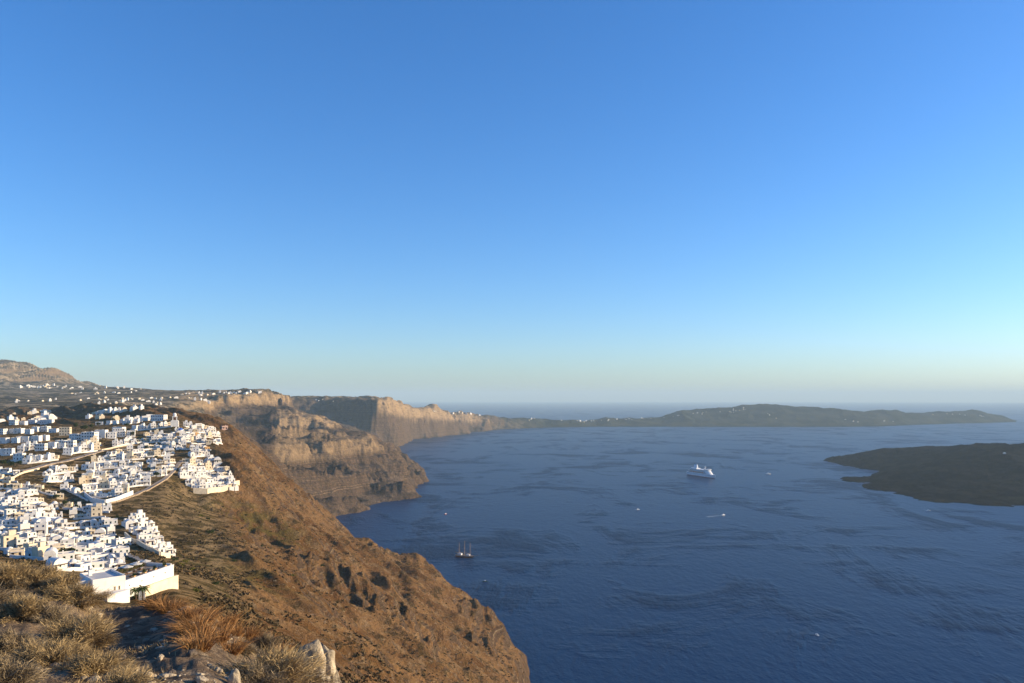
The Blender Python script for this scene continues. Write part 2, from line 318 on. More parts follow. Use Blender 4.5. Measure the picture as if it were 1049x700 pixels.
def mat_earth():
    """red-brown slope near the town, greyer bedded cliffs farther on; far, olive, ochre come from the land's own masks"""
    t = NT('earth'); p = t.pos(); far = t.attr('far').outputs['Fac']
    nb = t.noise(p, 1 / 70, 6, .6); nm = t.noise(p, 1 / 14, 6, .62); nf = t.noise(p, 1 / 2.2, 5, .6)
    soil = t.mix(t.ramp(nb, .38, .62), (.14, .070, .028), (.225, .124, .054))
    soil = t.mix(t.ramp(nm, .5, .72, 0, .75), soil, (.31, .205, .115))
    scr = t.noise(t.mapv(p, (1, .6, 1)), 1 / 8.5, 7, .74)
    soil = t.mix(t.ramp(scr, .52, .60, 0, .8), soil, (.062, .042, .020))
    soil = t.mix(t.ramp(t.noise(p, 1 / 3.0, 4, .7), .56, .68, 0, .6), soil, (.36, .27, .17))
    soil = t.mix(t.math('MULTIPLY', t.attr('green').outputs['Fac'], t.ramp(nm, .38, .58)), soil, (.115, .086, .026))
    soil = t.mix(t.math('MULTIPLY', t.attr('town').outputs['Fac'], .75), soil, t.mix(t.ramp(t.noise(p, 1 / 11, 6, .7), .44, .57), (.055, .050, .022), (.29, .205, .105)))
    # far country: fields and scrub
    fs = t.mix(t.ramp(t.noise(t.mapv(p, (.5, 1, 1)), 1 / 60, 6, .7), .45, .56), (.065, .056, .038), (.36, .275, .175))
    fs = t.mix(t.ramp(t.noise(t.mapv(p, (.35, 1, 1)), 1 / 45, 5, .65), .50, .60, 0, .7), fs, (.032, .036, .024))
    fs = t.mix(t.attr('headland').outputs['Fac'], fs, t.mix(t.ramp(t.noise(p, 1 / 240, 5, .6), .4, .6), (.020, .028, .024), (.052, .055, .042)))
    fs = t.mix(t.attr('cald').outputs['Fac'], fs, t.mix(t.ramp(t.noise(p, 1 / 75, 7, .7), .42, .6), (.048, .036, .028), (.15, .105, .07)))
    soil = t.mix(far, soil, fs)
    # bare rock, bedded
    zb = t.math('ADD', sepz(t, p), t.math('MULTIPLY', t.noise(p, 1 / 90, 4, .6), 11.0))
    band = t.n('ShaderNodeTexNoise', noise_dimensions='1D'); t.put(band.inputs['W'], t.math('MULTIPLY', zb, .062)); band.inputs['Detail'].default_value = 5; band.inputs['Roughness'].default_value = .7
    rk = t.n('ShaderNodeValToRGB'); t.put(rk.inputs[0], band.outputs['Fac'])
    e = rk.color_ramp.elements; e[0].position = .30; e[0].color = (.060, .042, .030, 1); e[1].position = .72; e[1].color = (.30, .215, .13, 1)
    for q, c in ((.40, (.10, .058, .037)), (.47, (.185, .115, .070)), (.53, (.062, .045, .034)), (.60, (.20, .135, .08))):
        x = e.new(q); x.color = (*c, 1)
    rock = t.mix(t.ramp(t.noise(p, 1 / 9, 6, .65), .4, .62, 0, .7), rk.outputs[0], (.062, .047, .034))
    rock = t.mix(t.math('MULTIPLY', t.attr('ochre').outputs['Fac'], .6), rock, (.42, .29, .16))
    sl = slope_z(t)
    steep = t.ramp(t.math('ADD', sl, t.math('MULTIPLY', t.noise(p, 1 / 22, 5, .65), .35)), .86, 1.0, 1, 0)
    col = t.mix(t.math('MULTIPLY', steep, .9), soil, rock)
    col = t.mix(t.math('MULTIPLY', t.attr('ochre').outputs['Fac'], t.ramp(t.noise(t.mapv(p, (1, 1, 3)), 1 / 40, 5, .7), .36, .56)), col, (.40, .275, .15))
    h = t.math('ADD', t.math('MULTIPLY', nm, 2.5), t.math('MULTIPLY', nf, .9))
    h2 = t.math('ADD', h, t.math('MULTIPLY', t.noise(p, 1 / 45, 6, .68), t.math('MULTIPLY', far, 22.0)))
    h3 = t.math('ADD', t.math('ADD', h2, t.math('MULTIPLY', scr, 7.0)), t.math('MULTIPLY', band.outputs['Fac'], t.math('MULTIPLY', steep, 5.0)))
    return t.fin(col, 1, t.bump(h3, .85, 1.0), 0.0)

def mat_ground():
    t = NT('dry_ground'); p = t.pos()
    c = t.mix(t.ramp(t.noise(p, .9, 6, .65), .4, .62), (.13, .09, .058), (.27, .19, .115))
    c = t.mix(t.ramp(t.noise(p, 4.5, 5, .7), .5, .66, 0, .8), c, (.36, .275, .18))
    c = t.mix(t.ramp(t.noise(p, 14, 4, .7), .54, .66, 0, .75), c, (.06, .048, .035))
    h = t.math('ADD', t.noise(p, 6, 6, .7), t.math('MULTIPLY', t.noise(p, 38, 4, .65), .35))
    return t.fin(c, .95, t.bump(h, 1, .10), .1)

def mat_lava():
    t = NT('black_lava'); p = t.pos()
    c = t.mix(t.ramp(t.noise(p, 1 / 60, 6, .65), .42, .62), (.006, .0065, .008), (.024, .023, .022))
    c = t.mix(t.ramp(t.noise(p, 1 / 150, 4, .6), .56, .68, 0, .8), c, (.034, .034, .022))
    h = t.math('ADD', t.math('MULTIPLY', t.noise(p, 1 / 30, 7, .75), 30.0), t.math('MULTIPLY', t.noise(p, 1 / 6, 4, .7), 2.5))
    return t.fin(c, 1, t.bump(h, .9, 1.0), 0.0)

def mat_sea():
    t = NT('sea_water'); p = t.pos()
    # wind-roughened and calmer water
    big = t.noise(t.mapv(p, (1, .55, 1), (0, 0, R(-32))), 1 / 260, 6, .66, .9)
    streak = t.noise(t.mapv(p, (.42, 1, 1), (0, 0, R(-50))), 1 / 120, 4, .6, .4)
    calm = t.ramp(t.math('ADD', big, t.math('MULTIPLY', streak, .45)), .70, .90)
    w1 = t.noise(t.mapv(p, (1, .42, 1), (0, 0, R(28))), 1 / 9, 3, .6)
    w2 = t.noise(t.mapv(p, (1, .5, 1), (0, 0, R(12))), 1 / 30, 3, .55)
    w3 = t.noise(p, 1 / 2.8, 3, .65)
    h = t.math('ADD', t.math('ADD', t.math('MULTIPLY', w1, 2.4), t.math('MULTIPLY', w2, 2.6)), t.math('MULTIPLY', w3, .8))
    h = t.math('MULTIPLY', h, t.math('ADD', .55, t.math('MULTIPLY', calm, .9)))
    n = t.bump(h, 1.0, 1.0)
    col = t.mix(big, (.0003, .022, .076), (.0005, .032, .104))
    col = t.mix(t.math('MULTIPLY', calm, .8), col, (.0003, .016, .052))  # dimmer reflection of these patches is painted into the base colour
    m = t.fin(col, .30, n, .07)
    t.b.inputs['IOR'].default_value = 1.33
    t.put(t.b.inputs['Roughness'], t.ramp(calm, 0, 1, .32, .42))
    return m

def simple(name, col, rough=.85, spread=.12, scale=.6, spec=.2, bump=0.0, metal=0.0, stain=None):
    t = NT(name); p = t.obj()
    lo = tuple(c * (1 - spread) for c in col); hi = tuple(min(1, c * (1 + spread)) for c in col)
    c = t.mix(t.ramp(t.noise(p, scale, 5, .6), .38, .64), lo, hi)
    if stain: c = t.mix(t.ramp(t.noise(t.mapv(p, (1, 1, .3)), scale * 2.3, 5, .65), .56, .70, 0, .5), c, stain)
    nrm = t.bump(t.noise(p, scale * 8, 4, .6), .6, bump) if bump else None
    return t.fin(c, rough, nrm, spec, metal)

def leafy(name, a, b, attr='tint'):
    """leaf or stem whose tone differs from blade to blade"""
    t = NT(name); f = t.attr(attr).outputs['Fac']
    c = t.mix(f, a, b)
    m = t.fin(c, .8, None, .15)
    t.b.inputs['Subsurface Weight'].default_value = 0
    return m

M = {}
M['earth'] = mat_earth(); M['ground'] = mat_ground(); M['lava'] = mat_lava(); M['sea'] = mat_sea()
M['white'] = simple('whitewash', (.76, .72, .65), .9, .05, .35, .15, .01, stain=(.55, .49, .40))
M['cream'] = simple('cream_plaster', (.72, .60, .42), .9, .07, .35, .15, .01, stain=(.55, .43, .28))
M['ochre'] = simple('ochre_plaster', (.60, .36, .15), .9, .1, .35, .15, .01)
M['pink'] = simple('rose_plaster', (.66, .43, .33), .9, .08, .35, .15, .01)
M['grey'] = simple('grey_render', (.50, .48, .46), .9, .08, .35, .15, .01)
M['roof'] = simple('roof_screed', (.55, .53, .50), .9, .12, .3, .15, .02)
M['pane'] = simple('dark_glass', (.025, .03, .04), .15, .1, 1, .5)
M['blue'] = simple('blue_paint', (.035, .11, .30), .5, .1, .5, .4)
M['bluedome'] = simple('dome_blue', (.045, .13, .42), .5, .08, .5, .4)
M['green'] = simple('green_paint', (.05, .14, .09), .5, .1, .5, .4)
M['brownpaint'] = simple('brown_paint', (.11, .055, .03), .6, .1, .5, .3)
M['stone'] = simple('rubble_stone', (.33, .25, .17), .95, .4, 1.2, .1, .12, stain=(.16, .12, .08))
M['paving'] = simple('path_paving', (.36, .29, .22), .95, .2, .4, .1, .04)
M['leaf'] = leafy('dark_leaves', (.018, .030, .010), (.065, .085, .026))
M['palmleaf'] = leafy('palm_leaves', (.035, .065, .016), (.12, .15, .035))
M['yleaf'] = leafy('yellow_green_leaves', (.07, .075, .014), (.20, .17, .035))
M['bark'] = simple('bark', (.10, .07, .045), .95, .25, 3, .1, .02)
M['twig'] = leafy('dry_twigs', (.10, .065, .032), (.56, .41, .205))
M['twiggrey'] = leafy('grey_twigs', (.07, .055, .038), (.42, .32, .19))
M['straw'] = leafy('orange_straw', (.17, .075, .025), (.46, .25, .095))
M['rock'] = simple('pale_rock', (.40, .33, .235), .95, .3, 3.5, .1, .06, stain=(.13, .10, .075))
M['rockdark'] = simple('grey_rock', (.155, .125, .10), .95, .3, 4.0, .1, .05)
M['hullwhite'] = simple('white_ship_paint', (.80, .80, .78), .4, .04, .05, .4)
M['hullblue'] = simple('blue_ship_paint', (.10, .25, .42), .4, .06, .05, .4)
M['hullred'] = simple('red_boot_paint', (.28, .06, .045), .5, .06, .05, .3)
M['orange'] = simple('lifeboat_orange', (.70, .23, .05), .5, .05, .2, .3)
M['wood'] = simple('dark_hull_wood', (.21, .065, .035), .6, .2, .6, .3)
M['deck'] = simple('deck_wood', (.30, .20, .12), .7, .15, .6, .2)
M['spar'] = simple('mast_wood', (.42, .31, .20), .6, .15, .6, .3)
M['foam'] = simple('sea_foam', (.62, .66, .68), .8, .1, .3, .3)
M['awning'] = simple('awning_cloth', (.62, .58, .50), .9, .06, .6, .1)
M['flower'] = leafy('bougainvillea', (.12, .02, .05), (.35, .05, .14))

# ------------------------------------------------------------------ object helpers
def tag(o, label=None, cat=None, group=None, kind=None):
    if label: o['label'] = label
    if cat: o['category'] = cat
    if group: o['group'] = group
    if kind: o['kind'] = kind
    return o
def empty(name, loc, rz=0.0, s=1.0):
    o = bpy.data.objects.new(name, None); COL.objects.link(o); o.location = loc; o.rotation_euler.z = rz; o.scale = (s, s, s); o.empty_display_size = .2
    return o
def link(name, me, parent=None):
    o = bpy.data.objects.new(name, me); COL.objects.link(o)
    if parent is not None: o.parent = parent
    return o
def mesh_np(name, co, quads, mat, smooth=True, tris=None):
    me = bpy.data.meshes.new(name); n = len(co)
    me.vertices.add(n); me.vertices.foreach_set('co', np.asarray(co, np.float32).ravel())
    q = np.asarray(quads, np.int32).reshape(-1, 4) if quads is not None and len(quads) else np.zeros((0, 4), np.int32)
    tr = np.asarray(tris, np.int32).reshape(-1, 3) if tris is not None and len(tris) else np.zeros((0, 3), np.int32)
    li = np.concatenate([q.ravel(), tr.ravel()])
    me.loops.add(len(li)); me.loops.foreach_set('vertex_index', li)
    st = np.concatenate([np.arange(len(q)) * 4, len(q) * 4 + np.arange(len(tr)) * 3]).astype(np.int32)
    me.polygons.add(len(st)); me.polygons.foreach_set('loop_start', st)
    if smooth: me.polygons.foreach_set('use_smooth', np.ones(len(st), bool))
    me.update(calc_edges=True)
    if mat: me.materials.append(mat)
    return me
def fattr(me, name, arr):
    a = me.attributes.new(name, 'FLOAT', 'POINT'); a.data.foreach_set('value', np.asarray(arr, np.float32))

class MB:
    """collects shapes; me(name, material) makes ONE mesh"""
    def __init__(s): s.v = []; s.f = []
    def quad(s, *p):
        b = len(s.v); s.v += [tuple(q) for q in p]; s.f.append(tuple(range(b, b + len(p))))
    def box(s, x0, x1, y0, y1, z0, z1, taper=0.0):
        b = len(s.v); t = taper
        s.v += [(x0, y0, z0), (x1, y0, z0), (x1, y1, z0), (x0, y1, z0), (x0 + t, y0 + t, z1), (x1 - t, y0 + t, z1), (x1 - t, y1 - t, z1), (x0 + t, y1 - t, z1)]
        s.f += [(b, b + 3, b + 2, b + 1), (b + 4, b + 5, b + 6, b + 7), (b, b + 1, b + 5, b + 4), (b + 1, b + 2, b + 6, b + 5), (b + 2, b + 3, b + 7, b + 6), (b + 3, b, b + 4, b + 7)]
        return s
    def lathe(s, prof, cx=0, cy=0, n=14, a0=0, a1=2 * math.pi):
        b = len(s.v); full = abs(a1 - a0 - 2 * math.pi) < 1e-6; m = n if full else n + 1
        for r, z in prof:
            for k in range(m):
                a = a0 + (a1 - a0) * k / n; s.v.append((cx + r * math.cos(a), cy + r * math.sin(a), z))
        for i in range(len(prof) - 1):
            for k in range(n):
                k2 = (k + 1) % m
                s.f.append((b + i * m + k, b + i * m + k2, b + (i + 1) * m + k2, b + (i + 1) * m + k))
        return s
    def tube(s, pts, rad, n=6):
        b = len(s.v); P_ = [Vector(p) for p in pts]
        for i, p in enumerate(P_):
            d = (P_[min(i + 1, len(P_) - 1)] - P_[max(i - 1, 0)]).normalized()
            x = d.orthogonal().normalized(); y = d.cross(x); r = rad[i] if isinstance(rad, (list, tuple)) else rad
            for k in range(n):
                a = 2 * math.pi * k / n; s.v.append(tuple(p + x * (r * math.cos(a)) + y * (r * math.sin(a))))
        for i in range(len(P_) - 1):
            for k in range(n):
                k2 = (k + 1) % n; s.f.append((b + i * n + k, b + i * n + k2, b + (i + 1) * n + k2, b + (i + 1) * n + k))
        s.f.append(tuple(b + k for k in range(n))[::-1]); s.f.append(tuple(b + (len(P_) - 1) * n + k for k in range(n)))
        return s
    def prism(s, outline, z0, z1, scale1=1.0, cx=0, cy=0):
        b = len(s.v); n = len(outline)
        s.v += [(x, y, z0) for x, y in outline] + [(cx + (x - cx) * scale1, cy + (y - cy) * scale1, z1) for x, y in outline]
        s.f.append(tuple(b + k for k in range(n))[::-1]); s.f.append(tuple(b + n + k for k in range(n)))
        for k in range(n):
            k2 = (k + 1) % n; s.f.append((b + k, b + k2, b + n + k2, b + n + k))
        return s
    def me(s, name, mat, smooth=False):
        m = bpy.data.meshes.new(name); m.from_pydata(s.v, [], s.f); m.validate(); m.update()
        if smooth: m.polygons.foreach_set('use_smooth', np.ones(len(m.polygons), bool))
        m.materials.append(mat); return m

# ------------------------------------------------------------------ land, sea, sky, air
ochre_m = np.clip(sstep(3100, 3300, YY) * (1 - sstep(4300, 4700, YY)) * sstep(268, 284, Z) * (1 - sstep(316, 330, Z)) * sstep(178, 190, PX) * (1 - sstep(300, 330, PX))
          + sstep(2800, 2950, YY) * (1 - sstep(3150, 3300, YY)) * sstep(250, 262, Z) * sstep(180, 190, PX) * (1 - sstep(218, 224, PX))
          + sstep(3000, 3100, YY) * (1 - sstep(3500, 3600, YY)) * sstep(172, 185, Z) * sstep(280, 288, PX) * (1 - sstep(345, 352, PX))
          + sstep(4880, 5000, YY) * (1 - sstep(7000, 7800, YY)) * sstep(190, 225, Z + (YY - 5000) * .055) * sstep(380, 390, PX)
          + .62 * sstep(2150, 2250, YY) * (1 - sstep(2900, 2950, YY)) * sstep(110, 125, Z) * sstep(278, 284, PX) * (1 - sstep(425, 435, PX)), 0, 1) * .8
ochre_m = np.maximum(ochre_m, .22 * mount * sstep(385, 430, Z))
far_a = sstep(1300, 2300, YY)
head_a = headl
cald_a = sstep(205, 250, PX) * (1 - headl) * (1 - sstep(285, 315, Z))
green_m = (1 - sstep(20, 70, np.hypot(XX + 165, (YY - 400)))) * .9 + (1 - sstep(20, 60, np.hypot(XX + 225, (YY - 690)))) * .8 + .12 * slope_m

def land(name, v0, v1, mask=None, mat=M['earth']):
    j0 = max(0, np.searchsorted(V, math.log(v0)) - 1); j1 = min(len(V) - 1, np.searchsorted(V, math.log(v1)))
    z = Z[j0:j1 + 1]; keep = z > -6
    fk = keep[:-1, :-1] | keep[1:, :-1] | keep[:-1, 1:] | keep[1:, 1:]
    if mask is not None: fk &= mask[j0:j1, :-1]
    w = len(U); jj, ii = np.nonzero(fk)
    a = jj * w + ii; q = np.stack([a, a + 1, a + 1 + w, a + w], 1)
    used = np.unique(q); re = np.full(z.size, -1, np.int64); re[used] = np.arange(len(used))
    co = np.stack([XX[j0:j1 + 1].ravel()[used], YY[j0:j1 + 1].ravel()[used], z.ravel()[used]], 1)
    me = mesh_np(name, co, re[q], mat)
    for nm, arr in (('ochre', ochre_m), ('far', far_a), ('green', green_m), ('headland', head_a), ('town', town), ('cald', cald_a)): fattr(me, nm, arr[j0:j1 + 1].ravel()[used])
    return tag(link(name, me), kind='structure')
notisle = (PX < 790) | (YY < 1900) | (YY > 4900)
land('ground', 1.5, 30, mat=M['ground'])
land('hillside', 30, 1650)
land('cliffs', 1650, 4800, notisle)
land('hills', 4800, 13700)
land('lava_island', 1800, 4950, ~notisle, M['lava'])

sea = MB(); n = 96
rs = [0, 400, 1500, 5000, 15000, 62000]
co = [(0, 0, 0)]; fs = []
for r in rs[1:]: co += [(r * math.cos(2 * math.pi * k / n), r * math.sin(2 * math.pi * k / n), 0) for k in range(n)]
tri = [(0, 1 + k, 1 + (k + 1) % n) for k in range(n)]
for i in range(len(rs) - 2):
    for k in range(n):
        a = 1 + i * n + k; b = 1 + i * n + (k + 1) % n; fs.append((a, a + n, b + n, b))
tag(link('sea', mesh_np('sea', co, fs, M['sea'], True, tri)), kind='structure')

HAZE = 3.8e-5
hz = MB().box(-64000, 64000, -64000, 64000, -22, 760).me('haze', None)
hz.materials.clear(); hm = bpy.data.materials.new('haze'); hm.use_nodes = True; nt = hm.node_tree; nt.nodes.clear()
o = nt.nodes.new('ShaderNodeOutputMaterial'); pv = nt.nodes.new('ShaderNodeVolumePrincipled'); nt.links.new(pv.outputs[0], o.inputs['Volume'])
pv.inputs['Color'].default_value = (.64, .85, .96, 1); pv.inputs['Density'].default_value = HAZE; pv.inputs['Anisotropy'].default_value = 0.0
hz.materials.append(hm); tag(link('haze', hz), kind='stuff')

w = bpy.data.worlds.new('World'); scene.world = w; w.use_nodes = True
bg = w.node_tree.nodes['Background']; sk = w.node_tree.nodes.new('ShaderNodeTexSky'); sk.sky_type = 'NISHITA'; sk.sun_disc = False
sk.sun_elevation = R(SUN_EL); sk.sun_rotation = R(SUN_AZ); sk.altitude = 300; sk.air_density = 1.0; sk.dust_density = .7; sk.ozone_density = 3.5
hsv = w.node_tree.nodes.new('ShaderNodeHueSaturation'); hsv.inputs['Saturation'].default_value = 1.2
hs = w.node_tree.nodes.new('ShaderNodeMix'); hs.data_type = 'RGBA'; hs.blend_type = 'MULTIPLY'; hs.inputs[0].default_value = 1; hs.inputs[7].default_value = (.83, .92, 1.11, 1)
w.node_tree.links.new(sk.outputs[0], hsv.inputs['Color']); w.node_tree.links.new(hsv.outputs[0], hs.inputs[6]); w.node_tree.links.new(hs.outputs[2], bg.inputs[0]); bg.inputs[1].default_value = .128
sun = bpy.data.lights.new('sun', 'SUN'); sun.energy = 5.0; sun.angle = R(.5); sun.color = (1, .79, .51)
so = bpy.data.objects.new('sun', sun); COL.objects.link(so)
sd = Vector((math.sin(R(SUN_AZ)) * math.cos(R(SUN_EL)), math.cos(R(SUN_AZ)) * math.cos(R(SUN_EL)), math.sin(R(SUN_EL))))
so.rotation_euler = sd.to_track_quat('Z', 'Y').to_euler(); so.location = (200, -50, 500)

cam = bpy.data.cameras.new('camera'); cam.sensor_width = 36; cam.lens = 36 * F / 1049; cam.shift_y = (HY - 350) / 1049; cam.clip_start = .1; cam.clip_end = 200000
cob = bpy.data.objects.new('camera', cam); COL.objects.link(cob); cob.location = (0, 0, H); cob.rotation_euler = (R(90), 0, 0); scene.camera = cob
scene.view_settings.view_transform = 'Standard'; scene.view_settings.look = 'None'; scene.view_settings.exposure = 0.77; scene.view_settings.gamma = 1
scene.cycles.use_denoising = True; scene.cycles.max_bounces = 5; scene.cycles.volume_bounces = 0; scene.cycles.diffuse_bounces = 3; scene.cycles.glossy_bounces = 2
# ------------------------------------------------------------------ words for labels
ORD = ['first', 'second', 'third', 'fourth', 'fifth', 'sixth', 'seventh', 'eighth', 'ninth', 'tenth', 'eleventh', 'twelfth', 'thirteenth', 'fourteenth', 'fifteenth', 'sixteenth', 'seventeenth', 'eighteenth', 'nineteenth']
TEN = {2: 'twent', 3: 'thirt', 4: 'fort', 5: 'fift', 6: 'sixt', 7: 'sevent', 8: 'eight', 9: 'ninet'}
def ordw(n):
    if n <= 19: return ORD[n - 1]
    return TEN[n // 10] + ('ieth' if n % 10 == 0 else 'y-' + ORD[n % 10 - 1])

# ------------------------------------------------------------------ houses
def win_me(x, z, w, h, face, d, paint):
    """window or door leaf standing a little proud of a wall: painted frame and dark pane in one piece"""
    m = MB()
    def rect(u0, u1, z0, z1, out):
        if face == 'front': m.box(u0, u1, -d - out, -d + .05, z0, z1)
        else: m.box(d - .05, d + out, u0, u1, z0, z1)
    rect(x - w / 2, x + w / 2, z, z + h, .05)
    k = len(m.f)
    rect(x - w / 2 + .14, x + w / 2 - .14, z + .14, z + h - .12, .08)
    me = m.me('window', paint); me.materials.append(M['pane'])
    for i, p in enumerate(me.polygons): p.material_index = 1 if i >= k else 0
    return me

def house_proto(w, d, h, wallm, paint, roof='flat', storeys=1, terrace=True, cols=2, seed=0, stair=False):
    """list of (part name, mesh); front looks to -Y, ground at z = 0"""
    r = random.Random(seed); parts = []
    X, Y_ = w / 2, d / 2; base = -7.0
    m = MB()
    if roof == 'vault':
        n = 10; prof = [(X * math.cos(math.pi * k / n), h + X * .85 * math.sin(math.pi * k / n)) for k in range(n + 1)]
        b = len(m.v)
        ring = [(X, base)] + prof + [(-X, base)]
        for y in (-Y_, Y_): m.v += [(x, y, z) for x, z in ring]
        L = len(ring)
        m.f.append(tuple(range(L))[::-1]); m.f.append(tuple(range(L, 2 * L)))
        m.f.append((0, 1, L + 1, L)); m.f.append((L - 2, L - 1, 2 * L - 1, 2 * L - 2))
        parts.append(('wall', m.me('wall', wallm)))
        rf = MB(); b = 0
        for y in (-Y_ - .12, Y_ + .12):
            rf.v += [(x * 1.03, y, z + .06) for x, z in prof]
        L = n + 1
        for k in range(n): rf.f.append((k, k + 1, L + k + 1, L + k))
        rf.f.append(tuple(range(L))); rf.f.append(tuple(range(L, 2 * L))[::-1])
        parts.append(('roof', rf.me('roof', wallm)))
    else:
        t = .28; o = [(-X, -Y_), (X, -Y_), (X, Y_), (-X, Y_)]; i_ = [(-X + t, -Y_ + t), (X - t, -Y_ + t), (X - t, Y_ - t), (-X + t, Y_ - t)]
        m.v += [(x, y, base) for x, y in o] + [(x, y, h) for x, y in o] + [(x, y, h) for x, y in i_] + [(x, y, h - .55) for x, y in i_]
        for k in range(4):
            k2 = (k + 1) % 4
            m.f += [(k, k2, 4 + k2, 4 + k), (4 + k, 4 + k2, 8 + k2, 8 + k), (8 + k, 8 + k2, 12 + k2, 12 + k)]
        m.f.append((3, 2, 1, 0))
        parts.append(('wall', m.me('wall', wallm)))
        rf = MB().box(-X + t, X - t, -Y_ + t, Y_ - t, h - .75, h - .5)
        parts.append(('roof', rf.me('roof', M['roof'] if r.random() < .55 else wallm)))
        if roof == 'dome':
            q = MB(); rr = min(X, Y_) * .72
            q.lathe([(rr, h - .6), (rr, h + .7)], n=20)
            parts.append(('drum', q.me('drum', wallm)))
            q = MB(); q.lathe([(rr * math.cos(a), h + .7 + rr * math.sin(a)) for a in [math.pi / 2 * k / 7 for k in range(8)]], n=20)
            parts.append(('dome', q.me('dome', M['bluedome'], True)))
        elif r.random() < .6:
            cx, cy = r.uniform(-.5, .5) * X, r.uniform(0, .6) * Y_
            parts.append(('chimney', MB().box(cx - .3, cx + .3, cy - .3, cy + .3, h - .5, h + .9, .04).me('chimney', wallm)))
        if roof == 'cap':
            q = MB(); rr = min(X, Y_) * .8; q.lathe([(rr, h - .6), (rr * 1.0, h + .1)] + [(rr * math.cos(a), h + .1 + rr * .8 * math.sin(a)) for a in [math.pi / 2 * k / 6 for k in range(7)]], n=18)
            parts.append(('dome', q.me('dome', wallm, True)))
        if stair:
            q = MB(); n = 9
            for k in range(n): q.box(X + .003 + .004 * k, X + 1.1, -Y_ + k * .42, -Y_ + (k + 1) * .42 if k < n - 1 else Y_, -7.2 - .01 * k, .35 + k * (h - .3) / n)
            parts.append(('stair', q.me('stair', wallm)))
        if r.random() < .4 and roof == 'flat':
            parts.append(('roof_room', MB().box(-X * .1, X * .85, 0, Y_ * .9, h - .5, h + 1.9).me('roof_room', wallm)))
    fh = h / storeys
    for sidx in range(storeys):
        for c in range(cols):
            x = -X + w * (c + .5) / cols + r.uniform(-.12, .12)
            z0 = sidx * fh
            if sidx == 0 and c == cols // 2: parts.append(('door', win_me(x, .02, .9, 2.0, 'front', Y_, paint)))
            else: parts.append(('window', win_me(x, z0 + 1.0, .8 if terrace else 1.2, 1.05 if terrace else 1.35, 'front', Y_, paint)))
        for yy_ in ((r.uniform(-.3, .3),) if terrace else (-.6, -.1, .45)): parts.append(('window', win_me(yy_ * Y_, sidx * fh + 1.0, .7 if terrace else 1.1, .95 if terrace else 1.3, 'side', X, paint)))
    if terrace:
        td = r.uniform(2.0, 3.4); q = MB(); x0, x1 = -X * r.uniform(.7, 1.2), X * r.uniform(.8, 1.25); y1 = -Y_ - .02; y0 = -Y_ - td; zt = -.25
        q.box(x0, x1, y0, y1, -8, zt)
        q.box(x0, x1, y0 - .22, y0, -8.1, zt + .75); q.box(x1, x1 + .22, y0 - .22, y1, -8.1, zt + .75)
        parts.append(('terrace', q.me('terrace', wallm)))
        if r.random() < .35:
            a = MB(); a.box(x0 + .2, x1 - .3, y0 + .2, y1 - .1, 2.35, 2.43); 
            for px_ in (x0 + .35, x1 - .45): a.box(px_ - .07, px_ + .07, y0 + .3, y0 + .44, zt, 2.36)
            parts.append(('pergola', a.me('pergola', M['awning'] if r.random() < .6 else M['brownpaint'])))
    return parts

P_ = {}
def reg(key, desc, *a, **k): P_[key] = (desc, house_proto(*a, **k))
W_ = M['white']
reg('a', 'small white flat-roofed house', 4.6, 4.4, 3.1, W_, M['blue'], seed=1)
reg('b', 'white flat-roofed house', 6.0, 5.0, 3.3, W_, M['pane'], seed=2)
reg('c', 'wide white terraced house', 7.6, 5.4, 3.2, W_, M['green'], cols=3, seed=3)
reg('d', 'tall white two-storey house', 5.6, 5.2, 6.0, W_, M['blue'], storeys=2, seed=4)
reg('e', 'white barrel-vaulted house', 4.2, 7.0, 2.5, W_, M['brownpaint'], roof='vault', cols=1, seed=5)
reg('f', 'wide white two-storey house', 8.4, 6.0, 6.2, W_, M['pane'], storeys=2, cols=3, seed=6)
reg('g', 'cream flat-roofed house', 5.4, 5.0, 3.2, M['cream'], M['brownpaint'], seed=7)
reg('h', 'little white cube house', 3.4, 3.6, 2.7, W_, M['pane'], cols=1, seed=8)
reg('i', 'cream two-storey house', 6.0, 5.4, 6.0, M['cream'], M['brownpaint'], storeys=2, seed=9)
reg('j', 'ochre flat-roofed house', 5.0, 4.6, 3.2, M['ochre'], M['brownpaint'], seed=10)
reg('k', 'rose-coloured flat-roofed house', 5.6, 5.0, 3.4, M['pink'], M['brownpaint'], seed=11)
reg('l', 'grey rendered house', 5.6, 5.2, 3.4, M['grey'], M['pane'], seed=12)
reg('p', 'white vaulted house with terrace', 5.0, 6.0, 2.7, W_, M['blue'], roof='vault', cols=2, seed=13)
reg('m', 'white house with outside stair', 5.4, 5.0, 3.2, W_, M['blue'], seed=23, stair=True)
reg('n', 'small white domed house', 4.4, 4.4, 3.0, W_, M['brownpaint'], roof='cap', cols=1, seed=24)
reg('o', 'tall white house with stair', 5.0, 5.0, 5.4, W_, M['green'], storeys=2, seed=25, stair=True)
reg('q', 'wide pale vaulted house', 6.4, 6.0, 2.4, W_, M['green'], roof='vault', cols=3, seed=26)
reg('v', 'long white two-storey hotel', 15, 8, 6.4, W_, M['blue'], storeys=2, cols=6, terrace=False, seed=14)
reg('w', 'broad white three-storey hotel', 13, 9, 9.3, W_, M['pane'], storeys=3, cols=5, terrace=False, seed=15)
reg('x', 'white two-storey guest house', 9.5, 7, 6.6, W_, M['pane'], storeys=2, cols=4, terrace=False, seed=16)
reg('y', 'cream three-storey hotel', 11, 8, 9.3, M['cream'], M['brownpaint'], storeys=3, cols=4, terrace=False, seed=17)
reg('s', 'white church with blue dome', 7, 8, 4.2, W_, M['blue'], roof='dome', cols=1, terrace=False, seed=18)

